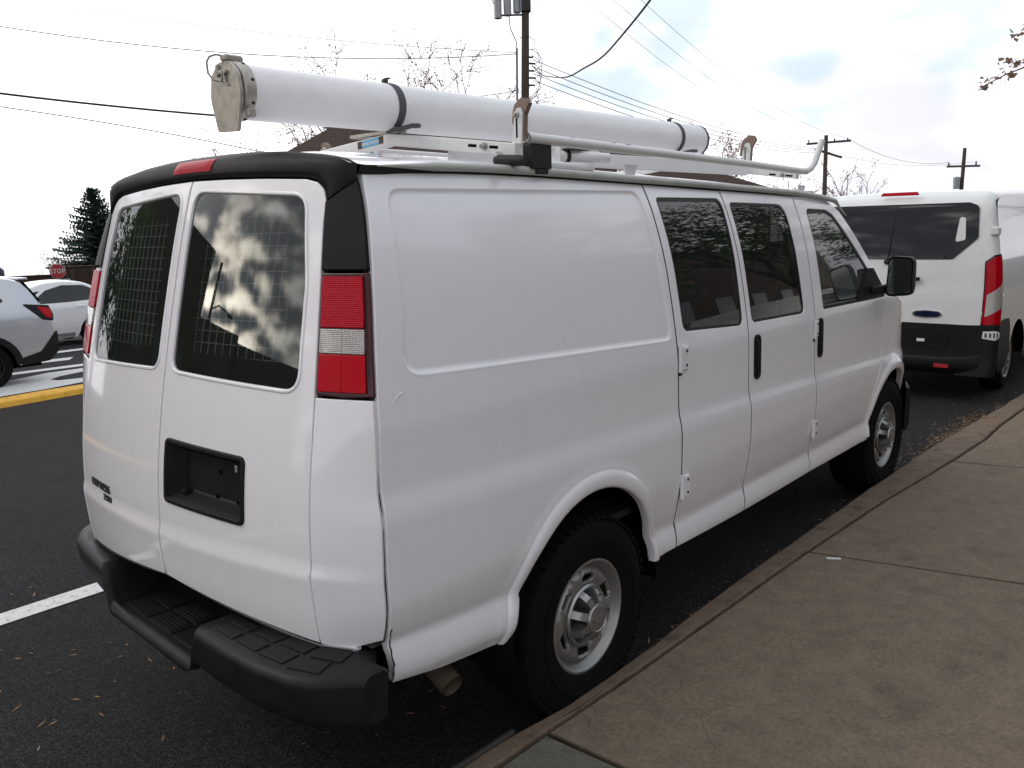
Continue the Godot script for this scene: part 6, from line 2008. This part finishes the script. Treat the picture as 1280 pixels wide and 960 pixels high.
	cable("lower wire between the two distant poles", b2 + Vector3(0.9, 7.2, -0.4), Vector3(-15.2, 5.7, -75.4), 0.5, 0.010)
	# house with a brown roof behind the van
	var h := thing("brown_roof_house", "low house with a brown shingled hip roof behind the white van", "house", Vector3(-25.0, -1.2, -25.0))
	var o := Vector3(25.0, 1.2, 25.0)
	var A := Vector3(-29.0, 6.72, -23.46); var B := Vector3(-23.4, 6.74, -29.1)
	var FL := Vector3(-27.75, 3.75, -16.6); var FR := Vector3(-11.6, 2.72, -31.6); var BL := Vector3(-35.9, 3.9, -24.8); var BR := Vector3(-21.5, 3.2, -38.0)
	var rf := MB.new(); rf.xf.origin = o
	var slope := func(a: Vector3, b: Vector3, c: Vector3, d: Vector3, n: int) -> void:   # eave a-b, ridge d-c; overlapping courses of shingles
		var up := (d - a).cross(b - a).normalized()
		if up.y < 0: up = -up
		for i in n:
			var t0 := float(i) / n; var t1 := (i + 1.15) / n
			var l0 := a.lerp(d, t0) + up * 0.005; var r0 := b.lerp(c, t0) + up * 0.005
			var l1 := a.lerp(d, minf(t1, 1.0)); var r1 := b.lerp(c, minf(t1, 1.0))
			rf.quad(l0, r0, r1, l1)
			rf.quad(l0 - up * 0.005, r0 - up * 0.005, r0, l0)
	slope.call(FL, FR, B, A, 26)
	slope.call(BL, FL, A, A, 26)
	slope.call(FR, BR, B, B, 26)
	slope.call(BR, BL, A, B, 12)
	put("roof", rf, M.shingle, h)
	var wl := MB.new(); wl.xf.origin = o
	var ins := func(q: Vector3) -> Vector3: return q.lerp(Vector3(-24.5, q.y, -27.5), 0.06)
	var cs := [ins.call(FL), ins.call(FR), ins.call(BR), ins.call(BL)]
	for i in 4:
		var a: Vector3 = cs[i]; var b: Vector3 = cs[(i + 1) % 4]
		wl.quad(Vector3(a.x, -1.6, a.z), Vector3(b.x, -1.6, b.z), b, a)
	put("wall", wl, M.house_siding, h)
	for k in 4:
		var t := 0.15 + 0.22 * k
		var a: Vector3 = (cs[0] as Vector3).lerp(cs[1], t); var b: Vector3 = (cs[0] as Vector3).lerp(cs[1], t + 0.09)
		var out := Vector3(0.64, 0, 0.77) * 0.06
		var wn := MB.new(); wn.xf.origin = o
		wn.quad(Vector3(a.x, 0.2, a.z) + out, Vector3(b.x, 0.2, b.z) + out, Vector3(b.x, 1.7, b.z) + out, Vector3(a.x, 1.7, a.z) + out)
		put("window", wn, M.window_dark, h)
	# brown wall, stop sign, spruce, dark truck at the far left
	var bw := thing("brown_wall", "long dark brown brick wall behind the white car, stepping up beside the stop sign", "wall", Vector3(-38.0, -2.0, -13.0))
	var w1 := MB.new(); w1.xf.origin = Vector3(38.0, 2.0, 13.0)
	w1.bar(Vector3(-43.0, -0.82, -2.0), Vector3(-37.98, -0.85, -14.25), 0.3, 2.1)
	w1.bar(Vector3(-37.96, -0.70, -14.26), Vector3(-35.2, -0.72, -21.0), 0.3, 2.46)
	put("masonry", w1, M.brown_wall, bw)
	var cp := MB.new(); cp.xf.origin = Vector3(38.0, 2.0, 13.0)
	cp.bar(Vector3(-43.0, 0.25, -2.0), Vector3(-37.98, 0.22, -14.25), 0.38, 0.06)
	cp.bar(Vector3(-37.96, 0.55, -14.26), Vector3(-35.2, 0.53, -21.0), 0.38, 0.07)
	put("coping", cp, M.shingle, bw)
	for i in 9:
		var bu := MB.new(); bu.xf.origin = Vector3(38.0, 2.0, 13.0)
		var a := Vector3(-37.96, -0.70, -14.26).lerp(Vector3(-35.2, -0.72, -21.0), (i + 0.5) / 9.0)
		bu.box(a + Vector3(0.18, 0, 0.09), Vector3(0.16, 2.3, 0.4), 0.01, Basis(Vector3.UP, 0.39))
		put("pier", bu, M.brown_wall, bw)
	var ss := thing("stop_sign", "red octagonal stop sign on a post in front of the brown wall", "stop sign", Vector3(-36.72, -1.55, -13.42))
	var po := MB.new(); po.box(Vector3(0, 1.05, -0.03), Vector3(0.05, 2.1, 0.05)); put("post", po, M.galvanised, ss)
	var yaw := atan2(39.45, 15.92)
	var bs := Basis(Vector3.UP, yaw)
	for q in [["sign_border", 0.335, 0.0, M.trim_white], ["sign_face", 0.315, 0.012, M.sign_red]]:
		var sm := MB.new()
		var oct := PackedVector2Array()
		for k in 8: oct.append(Vector2(cos(TAU * (k + 0.5) / 8), sin(TAU * (k + 0.5) / 8)) * q[1])
		sm.prism(oct, Vector3(0, 1.98, 0) + bs * Vector3(0, 0, q[2]), bs * Vector3.RIGHT, Vector3.UP, bs * Vector3(0, 0, 0.012))
		put(q[0], sm, q[3], ss)
	var tx := put("sign_lettering", text_mesh("STOP", 0.21, 0.004), M.trim_white, ss)
	tx.transform = Transform3D(bs.scaled_local(Vector3(0.85, 1, 1)), Vector3(0, 1.98, 0) + bs * Vector3(0, 0, 0.026))
	var pl := MB.new(); pl.box(Vector3(0.05, 1.52, -0.33), Vector3(0.02, 0.22, 0.32), 0.004, Basis(Vector3.UP, 0.2)); put("side_plate", pl, M.trim_white, ss)
	spruce(Vector3(-44.7, -1.9, -18.9), 6.35, 3.3)
	var tk := thing("dark_truck", "dark box truck cut off by the left edge of the photograph", "truck", Vector3(-36.0, -1.55, -8.1))
	var tb := MB.new(); tb.box(Vector3(0, 1.75, 0.2), Vector3(2.2, 2.3, 4.4), 0.2); put("cargo_box", tb, M.truck_blue, tk)
	var tc := MB.new(); tc.box(Vector3(0, 1.5, -2.25), Vector3(2.0, 1.9, 0.9), 0.25); put("cab", tc, M.truck_blue, tk)
	for q in [[1.0, -1.9, 1.0], [-1.0, -1.9, -1.0], [1.0, 1.4, 1.0], [-1.0, 1.4, -1.0]]: car_wheel(tk, Vector3(q[0], 0.45, q[1]), 0.45, q[2], M.black_plastic, 8)
	# trees behind the house
	var o1 := {"levels": 4, "lift": 0.35, "wander": 0.16, "split": 2, "thin": 0.020, "limbs": 8}
	var o4 := {"levels": 4, "lift": 0.4, "wander": 0.15, "split": 1, "thin": 0.015, "limbs": 5}
	tree("budding tree rising above the pipe between its end cap and rear strap", Vector3(-31.5, -1.7, -25.1), 12.0, 0.20, 11, o1, M.bud_leaf, 5, 0.14, Vector2(0.05, 0.12))
	tree("budding tree rising above the pipe between its rear strap and the tall pole", Vector3(-28.6, -1.7, -28.4), 12.2, 0.20, 12, o1, M.bud_leaf, 5, 0.14, Vector2(0.05, 0.12))
	tree("small twiggy tree at the left end of the brown roof, under the pipe", Vector3(-35.2, -1.7, -21.0), 8.0, 0.15, 13, o1, M.bud_leaf, 3, 0.10, Vector2(0.06, 0.14))
	tree("budding tree behind the front end of the pipe", Vector3(-19.6, -1.2, -40.0), 9.0, 0.17, 14, o4, M.bud_leaf, 5, 0.14, Vector2(0.05, 0.12))
	tree("thin budding tree behind the front ladder stop", Vector3(-17.0, -1.2, -43.6), 7.0, 0.14, 15, o4, M.bud_leaf, 1, 0.10, Vector2(0.05, 0.10))
	tree("low budding tree beside the distant pole, over the second van's roof", Vector3(-13.9, -1.0, -44.9), 6.4, 0.14, 16, o4, M.bud_leaf, 1, 0.10, Vector2(0.05, 0.10))
	tree("bare shrub-like tree left of the spruce, by the stop sign", Vector3(-44.5, -2.0, -16.9), 3.4, 0.07, 17, {"levels": 4, "lift": 0.3, "wander": 0.2, "split": 2, "thin": 0.006, "limbs": 6}, M.green_leaf, 1, 0.06, Vector2(0.03, 0.07))
	# the kerb-side trees, whose branches show at the top right and in the van's side windows
	var o2 := {"levels": 4, "lift": 0.18, "wander": 0.20, "split": 2, "thin": 0.006, "limbs": 6, "open": 1.5}
	var kt := tree("kerb-side tree beyond the right edge, one budding branch reaching into the top right corner", Vector3(6.2, 0.1, -7.2), 7.4, 0.17, 21, o2, M.green_leaf, 5, 0.13, Vector2(0.06, 0.14), "street_tree", "street trees on the verge")
	var bb := MB.new(); var tips := []
	bb.tube(p3([[-0.1, 2.6, 0.0], [-1.6, 2.9, 0.4], [-3.2, 3.05, 0.7], [-4.4, 3.1, 0.87], [-5.05, 2.98, 0.88], [-5.28, 2.91, 0.9], [-5.47, 2.82, 0.92]]), PackedFloat32Array([0.05, 0.035, 0.022, 0.014, 0.008, 0.006, 0.004]), 6)
	for q in [[[-4.7, 3.05, 0.87], [-4.95, 3.22, 0.9], [-5.15, 3.30, 0.88]], [[-4.5, 3.1, 0.87], [-4.95, 3.3, 0.85], [-5.22, 3.22, 0.86]], [[-5.05, 2.98, 0.88], [-5.22, 3.0, 0.86], [-5.32, 3.02, 0.85]]]: bb.tube(p3(q), PackedFloat32Array([0.006, 0.004, 0.003]), 4)
	for q in [[-5.47, 2.82, 0.92], [-5.42, 2.84, 0.92], [-5.30, 2.90, 0.9], [-5.24, 2.93, 0.9], [-5.1, 2.97, 0.88], [-5.05, 3.0, 0.88], [-5.16, 2.99, 0.87], [-5.3, 3.02, 0.85], [-5.22, 3.0, 0.86], [-5.1, 3.1, 0.87], [-5.15, 3.30, 0.88], [-5.22, 3.22, 0.86], [-5.1, 3.26, 0.87], [-4.98, 3.2, 0.88], [-4.95, 3.0, 0.88]]:
		for k in 5: tips.append([Vector3(q[0], q[1], q[2]), Vector3.UP])
	put("low_branch", bb, M.twig_bark, kt)
	stuff(put("low_branch_leaves", leaf_mass(tips, 2, 0.028, Vector2(0.03, 0.075)), M.bud_leaf, kt))
	var lb := ["kerb-side tree farther up the verge, mirrored in the van's side windows", "kerb-side tree at the far end of the verge beyond the right edge"]
	for i in 2: tree(lb[i], [Vector3(6.4, 0.1, -15.5), Vector3(7.0, 0.1, -26.0)][i], [8.2, 9.0][i], 0.2, 22 + i, o2, M.green_leaf, 6, 0.16, Vector2(0.08, 0.17), "street_tree", "street trees on the verge")
	build_mirrored()

func gable_house(label: String, at: Vector3, turn: float, w: float, d: float, wall_h: float, ridge: float, wall: Material) -> void:
	var h := thing("gable_house", label, "house", at, turn)
	var b := MB.new()
	b.box(Vector3(0, wall_h * 0.5, 0), Vector3(w, wall_h, d))
	for s in [-1.0, 1.0]: b.tri(Vector3(-w * 0.5, wall_h, s * d * 0.5), Vector3(w * 0.5, wall_h, s * d * 0.5), Vector3(0, ridge, s * d * 0.5))
	put("wall", b, wall, h)
	var r := MB.new()
	for s in [-1.0, 1.0]:
		r.quad(Vector3(s * (w * 0.5 + 0.3), wall_h - 0.2, -d * 0.5 - 0.3), Vector3(s * (w * 0.5 + 0.3), wall_h - 0.2, d * 0.5 + 0.3), Vector3(0, ridge + 0.06, d * 0.5 + 0.3), Vector3(0, ridge + 0.06, -d * 0.5 - 0.3))
	put("roof", r, M.shingle, h)
	for x in [-0.28, 0.28]:
		for y in [0.3, 0.75]:
			for s in [-1.0, 1.0]:
				var q := MB.new(); q.box(Vector3(x * w, y * wall_h, s * (d * 0.5 + 0.005)), Vector3(0.9, 1.2, 0.05)); 
				var f := put("window", q, M.trim_white, h)
				var g := MB.new(); g.box(Vector3(x * w, y * wall_h, s * (d * 0.5 + 0.03)), Vector3(0.76, 1.06, 0.03)); put("pane", g, M.window_dark, f)

func build_mirrored() -> void:   # what stands across the street and behind the camera and shows only in the van's glass
	gable_house("left of two dark gabled houses mirrored in the van's rear glass", Vector3(-31.0, -1.3, 24.0), 0.85, 9.0, 9.0, 5.9, 9.4, M.dark_brick)
	gable_house("right of two dark gabled houses mirrored in the van's rear glass", Vector3(-25.0, -1.1, 31.5), 0.85, 8.5, 9.0, 5.7, 9.0, M.dark_brick)
	var bl := thing("brick_block", "dark brick block across the street seen only in the van's rear glass", "building", Vector3(-27.0, -1.2, 11.5))
	var b := MB.new(); b.box(Vector3(0, 5.3, 0), Vector3(9.0, 10.6, 10.0), 0.05); put("wall", b, M.dark_brick, bl)
	for i in 3:
		for j in 2:
			var q := MB.new(); q.box(Vector3(4.5, 1.6 + j * 3.0, -3.0 + i * 3.0), Vector3(0.08, 1.5, 1.1), 0.01); put("window", q, M.window_dark, bl)
	var sp := pole("wooden pole with a lamp arm across the street behind the camera", Vector3(-16.0, -0.6, 12.8), 7.6, 0.13, Vector3(0.2, 0, 0))
	var am := MB.new(); am.tube(p3([[0.2, 6.0, 0], [0.3, 6.3, 0.6], [0.35, 6.35, 1.6]]), 0.04, 6); am.box(Vector3(0.35, 6.3, 1.85), Vector3(0.25, 0.12, 0.6), 0.05); put("lamp_arm", am, M.cable_black, sp)
	var o3 := {"levels": 4, "lift": 0.12, "wander": 0.22, "split": 2, "thin": 0.01, "limbs": 7, "open": 1.4}
	tree("full green tree across the street, mirrored in the left rear window", Vector3(-21.0, -0.9, 2.4), 9.5, 0.24, 31, o3, M.green_leaf, 5, 0.22, Vector2(0.12, 0.28), "leafy_tree")
	tree("second full green tree across the street beside the brick block", Vector3(-24.0, -1.0, 5.6), 8.5, 0.22, 32, o3, M.green_leaf, 5, 0.22, Vector2(0.12, 0.28), "leafy_tree")
	var rb := thing("brick_row", "long low brick building beyond the verge on the right, mirrored in the van's side windows", "building", Vector3(19.0, -0.1, -24.0), -0.18)
	var rw := MB.new(); rw.box(Vector3(0, 4.0, 0), Vector3(10.0, 8.0, 52.0), 0.05); put("wall", rw, M.dark_brick, rb)
	for i in 8:
		var q := MB.new(); q.box(Vector3(-5.0, 2.6, -18.0 + i * 5.0), Vector3(0.1, 1.8, 2.2), 0.01); put("window", q, M.window_dark, rb)
	var src: Node3D = get_node("passenger_van")
	copy_of(src, "white van parked in the lot on the right, seen only in the side windows", Vector3(10.5, -0.06, -17.0), 0.9)

func _ready() -> void:
	rng.seed = 1
	setting_light()
	materials()
	tables()
	build_ground()
	build_van()
	build_rack()
	build_pipe()
	build_second_van()
	build_cars()
	build_street()
	rng.seed = 5
	build_litter()
